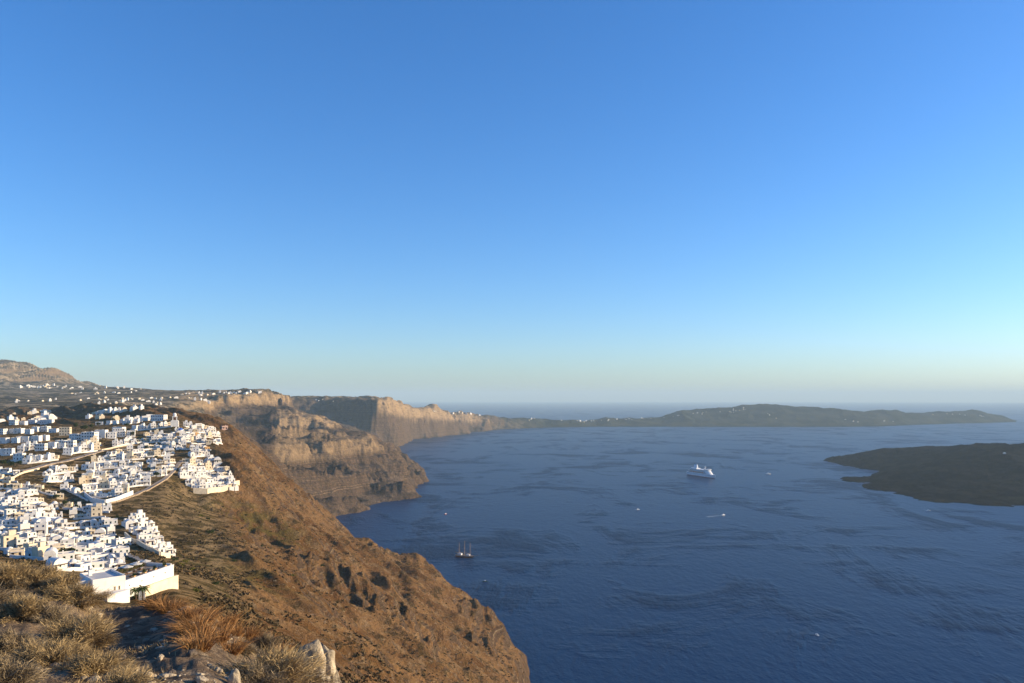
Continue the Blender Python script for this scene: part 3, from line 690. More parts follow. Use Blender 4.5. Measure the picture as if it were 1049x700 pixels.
USED = set()
def put_house(key, loc, rz, label, group, name='house', cat='house', s=1.0):
    desc, parts = P_[key]
    if name == 'house': name = 'vaulted_house' if key in 'epq' else 'domed_house' if key == 'n' else 'tall_house' if key in 'dfio' else 'house'
    t = empty(name, loc, rz, s); tag(t, label, cat, group)
    cnt = 0
    for pn, me in parts:
        if s < .9 and pn in ('window',) and cnt > 3: continue
        link(pn, me, t); cnt += 1
    return t

N_HOUSE = 0
TIERS = []
def cluster(place, group, rows, mix, rz=(22, 62), ymin=150, gap=.92, name='house', cat='house', ymax=2500, scl=(.72, 1.08)):
    global N_HOUSE
    for ri, (x0, y0, x1, y1) in enumerate(rows):
        px = x0; k = 0
        while px <= x1:
            py = y0 + (y1 - y0) * (px - x0) / max(1, x1 - x0) + rnd.uniform(-1.2, 1.2)
            h = hit(px, py, ymin)
            key = rnd.choice(mix); s = rnd.uniform(*scl)
            w = max(v.co.x for v in P_[key][1][0][1].vertices) * 2 * s
            if h is None or h[1] > ymax: px += 4; continue
            k += 1
            pxw = w * F / h[1]
            z = h[2] + .3
            lab = f"{P_[key][0]}, {ordw(k)} from left in {ordw(ri + 1)} tier of {place}"
            put_house(key, (h[0], h[1], z), R(rnd.uniform(*rz)), lab, group, name, cat, s); N_HOUSE += 1
            px += pxw * gap * rnd.uniform(.85, 1.3)
        if name == 'house' and x1 - x0 > 14: TIERS.append((f'white retaining wall under the {ordw(ri + 1)} tier of {place}', [(x0 + (x1 - x0) * j / 4, y0 + (y1 - y0) * j / 4 + 1.6) for j in range(5)], ymin))
GT = 'whitewashed houses of the clifftop town'
mixw = list('aabbcdeeghhpmmnnoqqihg')
cluster('lowest town terraces', GT, [(0, 509, 34, 506), (1, 516.5, 44, 514), (-3, 524, 56, 521), (0, 531, 62, 530), (-2, 538, 64, 538.5), (1, 546, 66, 548), (-2, 554, 64, 556), (0, 562, 60, 565), (10, 570, 58, 574)], mixw + ['g', 'l'])
cluster('terraces behind the villa', GT, [(75, 531, 108, 529), (66, 541, 116, 538), (70, 549, 119, 548), (64, 557, 126, 558), (68, 566, 130, 568), (66, 575, 126, 577), (58, 583, 124, 584)], mixw + ['c', 'c'], ymin=220)
cluster('wedge-shaped terraces', GT, [(134, 532, 148, 532), (128, 539, 157, 541), (136, 546, 163, 549), (144, 552.5, 169, 556), (153, 559.5, 173, 563), (164, 567, 173, 569)], list('aabbehhcpmnq'), rz=(25, 55), ymin=240)
cluster('middle terraces', GT, [(46, 486, 78, 482), (96, 473, 148, 469), (88, 481, 146, 476), (48, 493, 76, 492), (88, 489, 146, 481), (84, 496, 152, 488), (88, 502.5, 152, 496), (94, 509, 132, 506)], mixw + ['c', 'd'], rz=(5, 45), ymin=300)
cluster('cliff-edge terraces', GT, [(146, 453, 176, 450), (144, 460, 178, 457), (150, 467, 178, 465), (152, 474, 180, 473), (154, 481, 180, 480), (146, 487, 172, 486), (196, 467, 214, 466), (190, 475, 224, 474), (186, 482, 232, 481), (188, 488.5, 238, 487), (192, 495, 242, 493), (202, 501, 240, 498)], mixw + ['d', 'g'], rz=(15, 50), ymin=400, gap=.9)
cluster('ridge top houses', GT, [(140, 440, 176, 436), (190, 436, 216, 440), (180, 441, 222, 444), (150, 446, 226, 448), (164, 452, 228, 454), (182, 459, 216, 460)], mixw + ['g', 'g', 'j', 'd', 'i'], rz=(10, 50), ymin=500, gap=.95)
cluster('upper road row', GT, [(64, 458, 104, 455), (70, 464, 100, 461), (28, 474, 60, 470)], list('bdfgi'), rz=(-5, 40), ymin=400)
cluster('ochre group by road', GT, [(0, 484, 20, 485), (0, 491, 18, 493), (0, 500, 40, 500)], list('jggab'), rz=(5, 40), ymin=300, gap=1.3)
cluster('gully-side terraces', GT, [(66, 500, 90, 512), (40, 503, 64, 510), (64, 520, 112, 524)], list('abehmng'), rz=(15, 55), ymin=300, gap=1.05)
cluster('tiers above the road', GT, [(76, 450, 104, 448), (20, 472, 52, 469), (112, 466, 148, 462), (118, 456, 146, 452)], list('abdfgm'), rz=(0, 45), ymin=400, gap=1.0)
HG = 'large pale hotels at the head of town'
cluster('shaded hotel quarter', HG, [(14, 436, 56, 433), (0, 445, 60, 442), (2, 454.5, 46, 452)], list('vxvx'), rz=(-11, -1), ymin=500, gap=1.1, name='hotel', cat='hotel', scl=(.7, .95))
cluster('sunlit guest-house row', HG, [(22, 462, 74, 458), (0, 467, 16, 466)], list('xfdx'), rz=(-8, 22), ymin=500, gap=1.05, name='hotel', cat='hotel', scl=(.75, 1.1))
cluster('road-head guest houses', HG, [(104, 449, 136, 448), (84, 452, 96, 451)], list('xfw'), rz=(0, 25), ymin=500, gap=1.1, name='hotel', cat='hotel', scl=(.85, 1.15))
cluster('blocks behind the dark grove', HG, [(102, 436, 160, 431), (122, 443, 146, 440)], list('xvdf'), rz=(-25, 15), ymin=500, gap=1.15, name='hotel', cat='hotel', scl=(.6, 1.0))
h_ = hit(67, 446, 500); put_house('y', h_, R(14), 'cream three-storey hotel catching the sun beside the dark trees', 'large pale hotels at the head of town', 'hotel', 'hotel')
h_ = hit(163, 431, 600); put_house('v', h_, R(-6), 'long shaded white hotel just behind the church bell tower', 'large pale hotels at the head of town', 'hotel', 'hotel', 1.25)
h_ = hit(230, 440, 600); put_house('k', h_, R(30), 'rose-coloured house alone on the cliff brow past the last roofs', GT, s=1.6)
h_ = hit(185, 445, 500); put_house('s', h_, R(25), 'white church with blue dome below the bell tower', None, 'church', 'church')

# bell tower
h_ = hit(179, 437, 600)
t = tag(empty('bell_tower', h_, R(20), 1.5), 'white stepped bell tower rising above the ridge top roofs', 'bell tower')
b = MB().box(-3, 3, -3, 3, -5, 4.5).box(-2.5, 2.5, -2.5, 2.5, 4.5, 5); link('wall', b.me('wall', W_), t)
b = MB()
for x in (-1.7, 1.2):
    for y in (-1.7, 1.2): b.box(x, x + .5, y, y + .5, 5, 7.6)
b.box(-1.9, 1.9, -1.9, 1.9, 7.6, 8.2); link('belfry', b.me('belfry', W_), t)
b = MB(); b.lathe([(1.3, 8.2), (1.3, 9.4), (1.45, 9.5)], n=16); b.lathe([(1.4 * math.cos(a), 9.5 + 1.5 * math.sin(a)) for a in [math.pi / 2 * k / 6 for k in range(7)]], n=16); link('dome', b.me('dome', W_), t)
b = MB().box(-.06, .06, -.06, .06, 11, 12.2).box(-.4, .4, -.06, .06, 11.6, 11.75); link('cross', b.me('cross', M['brownpaint']), t)
b = MB(); b.lathe([(.05, 7.4), (.3, 7.2), (.4, 6.5), (.55, 6.3)], n=12); link('bell', b.me('bell', M['wood']), t)

# the villa and its terrace nearest to the camera
def at(px, py, Y): return Vector(((px - CX) / F * Y, Y, zz(py, Y)))
h_ = at(105, 608, 190)
VX, VY, VZ_ = h_
t = tag(empty('villa', (VX, VY, VZ_), R(44)), 'largest white villa with flat roof behind the dry knoll', 'villa')
m = MB(); X, Y_, hh, tt = 3.6, 5.0, 4.6, .3
o = [(-X, -Y_), (X, -Y_), (X, Y_), (-X, Y_)]; i_ = [(-X + tt, -Y_ + tt), (X - tt, -Y_ + tt), (X - tt, Y_ - tt), (-X + tt, Y_ - tt)]
m.v += [(x, y, -6) for x, y in o] + [(x, y, hh) for x, y in o] + [(x, y, hh) for x, y in i_] + [(x, y, hh - .5) for x, y in i_]
for k in range(4):
    k2 = (k + 1) % 4; m.f += [(k, k2, 4 + k2, 4 + k), (4 + k, 4 + k2, 8 + k2, 8 + k), (8 + k, 8 + k2, 12 + k2, 12 + k)]
link('wall', m.me('wall', W_), t); link('roof', MB().box(-X + tt, X - tt, -Y_ + tt, Y_ - tt, hh - .8, hh - .45).me('roof', M['roof']), t)
for x in (1.2, 2.2): link('window', win_me(x, .4, .5, 2.0, 'front', Y_, M['cream']), t)
link('window', win_me(-1, 1.1, 1.0, 1.3, 'side', X, M['blue']), t)
link('side_wing', MB().box(-8.2, -3.62, -3.0, 3.5, -6, 3.6).me('side_wing', M['cream']), t)
link('wing_roof', MB().box(-8.4, -3.63, -3.2, 3.7, 3.6, 3.85).me('wing_roof', W_), t)
link('parapet', MB().box(-8.4, -3.63, -3.2, -2.95, 3.85, 4.3).me('parapet', W_), t)
link('chimney', MB().box(-2.4, -1.7, 2, 2.7, 4.1, 5.6).me('chimney', W_), t)

def on(px, py, ymin=120): 
    return Vector(hit(px, py, ymin))
def wall_run(name, label, p0, p1, hgt, depth, mat, cat='wall', base=-3.0, group=None, holes=0):
    """a straight wall between two points on the ground"""
    d = Vector((p1[0] - p0[0], p1[1] - p0[1], 0)); L = d.length; rz = math.atan2(d.y, d.x)
    t = tag(empty(name, p0, rz), label, cat, group); dz = p1[2] - p0[2]
    m = MB(); b = m.v
    for (x, z) in ((0, 0), (L, dz)):
        m.v += [(x, 0, z + base), (x, depth, z + base), (x, depth, z + hgt), (x, 0, z + hgt)]
    m.f += [(0, 1, 2, 3)[::-1], (4, 5, 6, 7), (0, 4, 7, 3)[::-1], (1, 5, 6, 2), (3, 7, 6, 2)[::-1], (0, 1, 5, 4)]
    me = m.me('wall', mat); 
    link('wall', me, t)
    c = MB()
    for (x, z) in ((-.06, 0), (L + .06, dz)):
        c.v += [(x, -.07, z + hgt + .003), (x, depth + .07, z + hgt + .003), (x, depth + .07, z + hgt + .14), (x, -.07, z + hgt + .14)]
    c.f += [(3, 2, 1, 0), (4, 5, 6, 7), (0, 1, 5, 4), (1, 2, 6, 5), (2, 3, 7, 6), (3, 0, 4, 7)]
    link('coping', c.me('coping', W_ if mat is W_ else mat), t)
    for k in range(holes):
        x = L * (k + .8) / (holes + .6); z = dz * x / L
        link('recess_shade', MB().box(x - .18, x + .18, -.06, .02, z + hgt * .45, z + hgt * .45 + .3).me('recess_shade', M['pane']), t)  # dark plates on the face paint the shade of small square recesses
    return t
p0 = at(122, 609, 192); p1 = at(178, 590, 213.5); p1.z = p0.z
wall_run('terrace_wall', 'long white terrace wall with small dark recess squares beside the villa', p0, p1, 2.6, .5, W_, 'wall', -1.6, None, 4)
q0 = p0.lerp(p1, .35) + Vector((.7, -.1, -2.3)); q1 = p1 + Vector((1.0, .6, -2.4))
wall_run('stone_wall', 'yellowish lower retaining wall under the long white terrace wall', q0, q1, 2.0, .5, M['cream'], 'wall', -4)
# terrace floor with furniture
d = (p1 - p0); rz = math.atan2(d.y, d.x); L = math.hypot(d.x, d.y)
t = tag(empty('pool_terrace', p0, rz), 'paved terrace with parasol-free loungers behind the long white wall', 'terrace')
t['label'] = 'paved white terrace enclosed by the long wall with dark recess squares'
link('floor_slab', MB().box(.2, L - .2, .52, 9, -1, 2.2).me('floor_slab', M['paving']), t)
link('back_wall', MB().box(.2, L - .2, 9.02, 9.4, -1, 3.6).me('back_wall', W_), t)
link('end_wall', MB().box(L - .6, L - .2, .52, 9, 2.21, 3.0).me('end_wall', W_), t)
def hedge_me(L, h, w):
    n = int(L * 160); c = np.stack([nr.uniform(0, L, n), nr.uniform(-w, w, n), nr.uniform(0, h, n) * (.75 + .25 * np.sin(nr.uniform(0, 6, n)))], 1)
    a = nr.normal(size=(n, 3)) * .10; b = nr.normal(size=(n, 3)) * .07
    me = mesh_np('foliage', np.stack([c - a, c - b, c + a, c + b], 1).reshape(-1, 3), np.arange(n * 4).reshape(-1, 4), M['leaf'], False); fattr(me, 'tint', np.repeat(nr.beta(2, 2, n), 4)); return me
def rot(x, y, z): return Vector((math.cos(rz) * x - math.sin(rz) * y, math.sin(rz) * x + math.cos(rz) * y, z)) + p0
hg = tag(empty('hedge', rot(8, 8.3, 2.2), rz), 'dark clipped hedge along the back of the villa terrace', 'hedge')
link('foliage', hedge_me(13, 1.6, .5), hg); link('stem', MB().box(.2, 12.8, -.2, .2, 0, 1.2).me('stem', M['bark']), hg)
for k in range(5):
    c = tag(empty('planter', rot(3 + k * 4.2, 1.3, 2.2), rz), f'square planter with a small shrub, {ordw(k + 1)} along the long terrace wall', 'planter', 'planters along the terrace wall')
    link('pot', MB().box(-.35, .35, -.35, .35, 0, .7, -.06).me('pot', M['ochre']), c); h2_ = hedge_me(.7, .9, .35); 
    f_ = link('foliage', h2_, c); f_.location = (-.35, 0, .65)
for k in range(3):
    c = tag(empty('parasol', rot(10 + k * 3.6, 5.2, 2.2), rz), f'cream parasol, {ordw(k + 1)} from the villa on its terrace', 'parasol', 'parasols on the villa terrace')
    link('pole', MB().tube([(0, 0, 0), (0, 0, 2.5)], .05, 6).me('pole', M['brownpaint']), c)
    link('canopy', MB().lathe([(1.5, 2.1), (1.45, 2.15), (.06, 2.6)], n=8).me('canopy', M['awning']), c)
for k in range(9):
    x = 9 + (k % 5) * 2.4 + .4 * (k // 5); y = 3 + 3.2 * (k // 5)
    v = Vector((math.cos(rz) * x - math.sin(rz) * y, math.sin(rz) * x + math.cos(rz) * y, 2.2)) + p0
    c = tag(empty('sun_lounger', v, rz + R(rnd.uniform(60, 120))), f'{"pale" if k % 2 else "dark grey"} sun lounger, {ordw(k % 5 + 1)} along the {"front" if k < 5 else "back"} row on the villa terrace', 'lounger', 'loungers on the villa terrace')
    link('frame', MB().box(-.33, .33, -.95, .95, 0, .28).me('frame', M['brownpaint']), c)
    bk = MB(); bk.quad((-.33, .2, .3), (.33, .2, .3), (.33, .95, .75), (-.33, .95, .75)); bk.quad((-.33, .95, .68), (.33, .95, .68), (.33, .2, .24), (-.33, .2, .24)); bk.box(-.32, .32, -.93, .2, .285, .36)
    link('cushion', bk.me('cushion', M['awning'] if k % 2 else M['grey']), c)
p2 = at(110, 618, 182); p3 = at(133, 612, 188)
wall_run('garden_wall', 'low bright white garden wall in front of the villa door', p2, p3, 1.7, 3.2, W_, 'wall')
p4 = at(142, 616, 190)
wall_run('gate_pillar', 'pale greenish square pillar beside the palms', p4, p4 + Vector((1.3, .5, 0)), 2.4, 1.0, M['grey'], 'pillar')

# ------------------------------------------------------------------ walls and paths through the town
def ribbon(name, pxs, width, mat, lift=.25, ymin=250, kind='structure'):
    P0 = [on(x, y, ymin) for x, y in pxs]
    pts = []
    for a, b in zip(P0, P0[1:]):
        n = max(1, int((b - a).length / 5))
        for k in range(n):
            q = a.lerp(b, k / n); q.z = ground(q.x, q.y); pts.append(q)
    pts.append(P0[-1]); m = MB(); S = []
    for i, p in enumerate(pts):
        d = (pts[min(i + 1, len(pts) - 1)] - pts[max(0, i - 1)]); d.z = 0; d.normalize(); s = Vector((-d.y, d.x, 0)) * width / 2
        S.append((p - s, p + s))
    for (a, b), (c, d) in zip(S, S[1:]):
        z = [max(ground(v.x, v.y), 0) for v in (a, b, c, d)]; zz_ = [max(z[0], z[1]) + lift, max(z[2], z[3]) + lift]
        m.quad((a.x, a.y, zz_[0]), (c.x, c.y, zz_[1]), (d.x, d.y, zz_[1]), (b.x, b.y, zz_[0]))
        m.quad((a.x, a.y, zz_[0] - 3), (c.x, c.y, zz_[1] - 3), (c.x, c.y, zz_[1]), (a.x, a.y, zz_[0]))
        m.quad((d.x, d.y, zz_[1] - 3), (b.x, b.y, zz_[0] - 3), (b.x, b.y, zz_[0]), (d.x, d.y, zz_[1]))
    o = link(name, m.me(name, mat)); 
    if kind: tag(o, kind=kind)
    return o
ribbon('road', [(20, 483), (45, 477), (66, 473), (90, 466), (112, 460), (136, 456)], 6, M['paving'])
ribbon('path', [(100, 517), (124, 512), (140, 506), (158, 497), (170, 490), (180, 480), (186, 472)], 3.5, M['paving'])
ribbon('path', [(112, 552), (122, 562), (140, 572), (160, 580), (172, 586)], 2.5, M['paving'], ymin=230)
def walls_along(name, label, pxs, hgt, depth, mat, ymin=250):
    P0 = [on(x, y, ymin) for x, y in pxs]; t = tag(empty(name, P0[0]), label, 'wall'); m = MB(); P0 = [P0[0]] + [b for a, b in zip(P0, P0[1:]) if (b - a).length < 120]
    for a, b in zip(P0, P0[1:]):
        n = max(1, int((b - a).length / 6))
        for k in range(n):
            p, q = a.lerp(b, k / n), a.lerp(b, (k + 1) / n)
            p.z = ground(p.x, p.y); q.z = ground(q.x, q.y); d = (q - p); d.z = 0; d.normalize(); s = Vector((-d.y, d.x, 0)) * depth / 2
            B = len(m.v)
            for v in (p, q): m.v += [tuple(v - s - P0[0] + Vector((0, 0, -2))), tuple(v + s - P0[0] + Vector((0, 0, -2))), tuple(v + s - P0[0] + Vector((0, 0, hgt))), tuple(v - s - P0[0] + Vector((0, 0, hgt)))]
            m.f += [tuple(B + i for i in f) for f in ((3, 2, 1, 0), (4, 5, 6, 7), (0, 4, 7, 3)[::-1], (1, 5, 6, 2), (3, 7, 6, 2)[::-1])]
    link('wall', m.me('wall', mat), t); return t
for lab_, pp_, ym_ in TIERS: walls_along('retaining_wall', lab_, pp_, 1.3, .6, W_, ym_)
walls_along('stone_wall', 'tan parapet wall along the upper road below the hotels', [(104, 462), (118, 459), (136, 456.5)], 1.6, .8, M['cream'])
walls_along('stone_wall', 'thin stone parapet along the stepped path under the middle terraces', [(100, 518.5), (124, 513.5), (141, 507.5), (160, 498), (172, 491)], 1.1, .6, M['stone'])
walls_along('stone_wall', 'pale retaining wall under the wedge-shaped terraces', [(128, 549), (140, 557), (152, 564), (164, 570), (174, 572)], 2.2, .8, M['cream'], 240)
walls_along('stone_wall', 'tall pale retaining wall propping up the cliff-edge terraces', [(198, 505), (212, 506), (226, 504), (236, 501), (245, 497)], 4.5, 1.0, M['cream'], 450)
walls_along('stone_wall', 'curved whitewashed base wall of the middle terraces', [(86, 508), (95, 515), (108, 517), (122, 513), (136, 507)], 3.5, .8, W_, 300)
walls_along('stone_wall', 'short stone wall near the ochre group by the road', [(14, 490), (24, 485), (40, 481)], 1.5, .8, M['cream'], 300)

# ------------------------------------------------------------------ farther settlements: too small for parts
def tiny_mesh(w, d, h, mat, vault=False):
    m = MB().box(-w / 2, w / 2, -d / 2, d / 2, -6, h)
    m.box(-w * .1, w * .42, 0, d * .4, h, h + h * .45)
    return m.me('distant_house', mat)
tiny = [('white', tiny_mesh(9, 8, 4.5, W_)), ('long white', tiny_mesh(17, 8, 5, W_)), ('cream', tiny_mesh(10, 8, 4.5, M['cream'])), ('tall white', tiny_mesh(9, 9, 8.5, W_))]
def scatter(place, group, boxes, ymin, s, rz=(0, 70)):
    found = []
    for (x0, y0, x1, y1, n) in boxes:
        for _ in range(n):
            t = rnd.random(); px = x0 + (x1 - x0) * t; py = y0 + (y1 - y0) * t + rnd.uniform(-1.2, 1.2)
            h = None
            for dy in range(0, 8):
                h = hit(px, py + dy * .7, ymin)
                if h: break
            if h and h[1] < 12500 and h[2] > 6: found.append((px, h))
    found.sort(key=lambda f: f[0])
    for k, (px, h) in enumerate(found):
        w_, me = rnd.choice(tiny)
        o = link('distant_house', me); o.location = h; o.rotation_euler.z = R(rnd.uniform(*rz)); q = s * rnd.uniform(.75, 1.25); o.scale = (q, q, q)
        tag(o, f'{w_} speck of a house, {ordw(k + 1)} from left {place}', 'house', group)

scatter('on the slope behind the hotels', 'houses on the slope behind the town', [(0, 432, 60, 428, 16), (0, 426, 50, 423, 9), (20, 434, 45, 431, 5), (90, 424, 145, 419, 18), (84, 428, 120, 430, 6), (130, 432, 160, 428, 8), (200, 441, 215, 441, 2)], 1000, .75)
scatter('across the plain below the mountain', 'houses on the plain', [(0, 412, 150, 408, 16), (95, 414, 130, 412, 8), (130, 410, 205, 408, 14), (50, 404, 140, 402, 14), (150, 412, 180, 418, 5)], 1900, .8)
scatter('in the village at the mountain foot', 'mountain foot village', [(20, 396, 110, 399, 26), (40, 395, 70, 397, 8), (100, 395, 150, 400, 9)], 4300, 1.05)
scatter('along the rim of the great wall', 'houses along the caldera rim', [(180, 405, 240, 403, 12), (225, 402.5, 275, 403, 14), (315, 410, 345, 411, 5), (196, 408, 222, 413, 6)], 3000, .8)
scatter('along the far low cliffs', 'houses along the far low cliffs', [(440, 421, 505, 427, 9), (535, 429.5, 610, 432, 16), (590, 431, 604, 431, 7)], 6000, 1.2)
scatter('on the far headland', 'houses on the far headland', [(606, 431, 650, 429, 10), (650, 429, 700, 426, 12), (700, 425, 760, 421, 12), (745, 419, 770, 419, 5), (780, 421, 800, 432, 3), (860, 430, 880, 432, 3), (905, 431, 925, 432, 3), (955, 424, 1010, 427, 8)], 8000, .95)

for o in scene.objects:
    if o.parent is None and o.get('category') == 'wall': o['kind'] = 'thing'
# ------------------------------------------------------------------ vegetation
def ribbons(name, mat, base, mid, tip, wid, tint):
    """many thin blades, each of two bent pieces; arrays of n x 3"""
    n = len(base)
    d = tip - base; side = np.cross(d, nr.normal(size=(n, 3))); side /= np.linalg.norm(side, axis=1)[:, None] + 1e-9
    s = side * wid[:, None]
    co = np.stack([base - s, base + s, mid - s * .75, mid + s * .75, tip], 1).reshape(-1, 3)
    k = np.arange(n)[:, None] * 5
    me = mesh_np(name, co, np.concatenate([k, k + 1, k + 3, k + 2], 1), mat, False, np.concatenate([k + 2, k + 3, k + 4], 1))
    fattr(me, 'tint', np.repeat(tint, 5)); return me
def dirs(n, up=.0):
    v = nr.normal(size=(n, 3)); v[:, 2] = np.abs(v[:, 2]) + up; return v / np.linalg.norm(v, axis=1)[:, None]
def bush_parts(R_, hgt, n, mat, wid=.0035):
    # clumps of twigs that give an uneven outline
    nc = 24; cd = dirs(nc, .1) * nr.uniform(.55, 1.0, (nc, 1)) * np.array([R_, R_, hgt])
    ci = nr.randint(0, nc, n); c = cd[ci]
    base = c * nr.uniform(.25, 1.0, (n, 1)) + nr.normal(size=(n, 3)) * R_ * .085
    out = c / np.linalg.norm(c, axis=1)[:, None] * .7 + nr.normal(size=(n, 3)) * .85 + np.array([0, 0, .05])
    out /= np.linalg.norm(out, axis=1)[:, None]
    L = nr.uniform(.05, .17, (n, 1)) * R_ * 1.3
    tip = base + out * L + c * .12; mid = (base + tip) / 2 + nr.normal(size=(n, 3)) * L * .16
    base[:, 2] = np.maximum(base[:, 2], -.03)
    fol = ribbons('foliage', mat, base, mid, tip, nr.uniform(.6, 1.5, n) * wid, np.clip(nr.beta(2, 2, n) + nr.normal(size=nc)[ci] * .12, 0, 1))
    m = MB()
    for k in range(14):
        e = Vector(cd[k]) * .85; m.tube([(rnd.uniform(-.04, .04), rnd.uniform(-.04, .04), -.15), tuple(e * .5 + Vector((rnd.uniform(-.05, .05), rnd.uniform(-.05, .05), .02))), tuple(e)], [.016, .010, .005], 5)
    return fol, m.me('stem', M['bark'])
BUSH = [bush_parts(.55, .46, 15000, M['twig'], .0026), bush_parts(.6, .42, 15000, M['twig'], .0026), bush_parts(.5, .4, 14000, M['twiggrey'], .0026), bush_parts(.45, .42, 13000, M['twig'], .0026)]
BW = ['tan', 'straw-coloured', 'grey-brown', 'dun']
def fgpt(px, py): return hit(px, py, 2.5)
bl = [(2, 598, 0, .9, 'on the knoll crest at the very edge of the picture'), (34, 600, 1, .8, 'on the knoll crest against the white terraces'), (62, 606, 3, .75, 'on the knoll crest just before the villa wing'),
      (78, 616, 1, .8, 'beside the villa corner'), (-14, 622, 2, 1.1, 'half out of the picture below the crest'), (22, 632, 3, .8, 'behind the dark hollow between bushes'),
      (56, 640, 2, .75, 'with dark gaps in the middle of the thicket'), (78, 658, 0, .85, 'large and rounded at the thicket edge facing the hollow'), (12, 668, 2, .75, 'in shade low in the thicket'),
      (48, 684, 0, .7, 'in front of the thicket'), (94, 690, 1, .6, 'in the thicket beside the pale stones'), (-5, 705, 2, .8, 'in the lowest corner of the picture'), (118, 712, 1, .55, 'cut by the lower picture edge near pale stones'),
      (272, 702, 1, .95, 'round in front of the pale rock pillar'), (262, 706, 2, .7, 'dark at the foot of the round bush by the rock'), (268, 664, 2, .6, 'purplish on the brow behind the round bush'), (246, 668, 2, .5, 'small and dark between orange straw and the brow'), (300, 664, 3, .4, 'low on the brow near the rock pillar')]
for px, py, v, s, where in bl:
    h = fgpt(px, py)
    if not h: continue
    t = tag(empty('dry_shrub', (h[0], h[1], h[2] - .02), rnd.uniform(0, 6.28), s), f'{BW[v]} dry shrub {where}', 'shrub', 'dry shrubs on the near knoll')
    link('foliage', BUSH[v][0], t); link('stem', BUSH[v][1], t); t.scale.z *= .85
def tuft_me(n, L, spread, lean, mat, wid=.003):
    a = nr.uniform(0, 6.28, n); r = np.sqrt(nr.uniform(0, 1, n)) * spread
    base = np.stack([np.cos(a) * r, np.sin(a) * r, np.full(n, -.03)], 1)
    o = np.stack([np.cos(a) * .45 + nr.normal(size=n) * .25 + lean, np.sin(a) * .45 + nr.normal(size=n) * .25, nr.uniform(.6, 1.1, n)], 1)
    l = nr.uniform(.55, 1.1, (n, 1)) * L; mid = base + o * l * .55; tip = base + o * l * .95 + np.stack([o[:, 0] * .3, o[:, 1] * .3, -nr.uniform(.05, .4, n)], 1) * l
    return ribbons('grass_tuft', mat, base, mid, tip, nr.uniform(.6, 1.4, n) * wid, nr.beta(2, 2, n))
TUFT = [tuft_me(420, .36, .10, -.2, M['straw']), tuft_me(380, .32, .12, -.05, M['straw']), tuft_me(320, .28, .12, .15, M['straw'])]
tl = [(162, 624), (172, 626), (180, 624), (190, 634), (196, 630), (205, 638), (214, 632), (222, 642), (232, 640), (240, 650), (192, 648), (208, 652), (224, 656), (252, 654), (262, 656), (276, 662), (204, 664), (236, 668), (292, 668), (200, 648)]
for k, (px, py) in enumerate(sorted(tl)):
    h = fgpt(px, py)
    if not h: continue
    o = link('grass_tuft', TUFT[k % 3]); o.location = h; o.rotation_euler.z = rnd.uniform(-.7, .7); q = rnd.uniform(.6, 1.0); o.scale = (q, q, q)
    tag(o, f'dry orange grass tuft, {ordw(k + 1)} from left on the brow right of the shaded hollow', 'grass tuft', 'orange grass tufts on the brow')
# thin dry grass and herbs between them: nobody could count it
B, Md, T, Wd, Tn = [], [], [], [], []
def sprig(n, u0, u1, v0, v1, L, keepf=None):
    u = nr.uniform(u0, u1, n); v = nr.uniform(v0, v1, n); Yv = np.exp(v)
    i = np.clip(np.searchsorted(U, u) - 1, 0, len(U) - 2); j = np.clip(np.searchsorted(V, v) - 1, 0, len(V) - 2)
    fu = (u - U[i]) / (U[i + 1] - U[i]); fv = (v - V[j]) / (V[j + 1] - V[j])
    z = Z[j, i] * (1 - fu) * (1 - fv) + Z[j, i + 1] * fu * (1 - fv) + Z[j + 1, i] * (1 - fu) * fv + Z[j + 1, i + 1] * fu * fv
    return np.stack([u * Yv, Yv, z], 1)
pp = sprig(20000, -.75, -.16, math.log(4.5), math.log(15.5), .1)
m_ = (fbm(pp[:, 0] / .8, pp[:, 1] / .8, 3, 120) > -.02 + .25 * nr.uniform(-1, 1, len(pp)))
hol = np.hypot((CX + F * pp[:, 0] / pp[:, 1] - 150) / 52, (pp[:, 1] - 11) / 1.7) < 1
pp = pp[m_ & ~hol]; n = len(pp); o = dirs(n, .5); l = nr.uniform(.03, .10, (n, 1))
gm = ribbons('grass', M['twig'], pp, pp + o * l * .5, pp + o * l + nr.normal(size=(n, 3)) * l * .2, nr.uniform(.0022, .0045, n), nr.beta(2, 2, n))
tag(link('grass', gm), kind='stuff')

def rock_me(sx, sy, sz, mat, seed, rough=.28, n=3):
    import bmesh
    bm = bmesh.new(); bmesh.ops.create_icosphere(bm, subdivisions=n, radius=1)
    c = np.array([v.co[:] for v in bm.verts]); 
    r = random.Random(seed)
    for _ in range(9):     # split faces: plane cuts
        d = Vector((r.gauss(0, 1), r.gauss(0, 1), r.gauss(0, 1))).normalized(); dd = r.uniform(.55, .85); p = c @ np.array(d); c -= np.outer(np.maximum(p - dd, 0), np.array(d))
    nz = fbm(c[:, 0] * 2.1 + seed * 7, c[:, 1] * 2.1 + c[:, 2] * 1.7, 4, seed); c = c * (1 + rough * nz[:, None]) * np.array([sx, sy, sz])
    for v, q in zip(bm.verts, c): v.co = q
    me = bpy.data.meshes.new('rock'); bm.to_mesh(me); bm.free(); me.materials.append(mat); me.polygons.foreach_set('use_smooth', np.ones(len(me.polygons), bool)) if n > 3 else None
    return me
def rock(px, py, sz3, mat, label, seed, dz=0.0, rz=0.0, name='rock', n=4):
    h = fgpt(px, py)
    o = link(name, rock_me(*sz3, mat, seed, n=n)); o.location = (h[0], h[1], h[2] + dz); o.rotation_euler.z = rz; tag(o, label, 'rock'); return o
rock(316, 704, (.20, .20, .40), M['rock'], 'tall cream rock slab standing behind the round shrub', 3, .10, .3)
rock(335, 690, (.13, .14, .42), M['rock'], 'narrow cream rock pillar at the brink of the slope', 8, .08, .8)
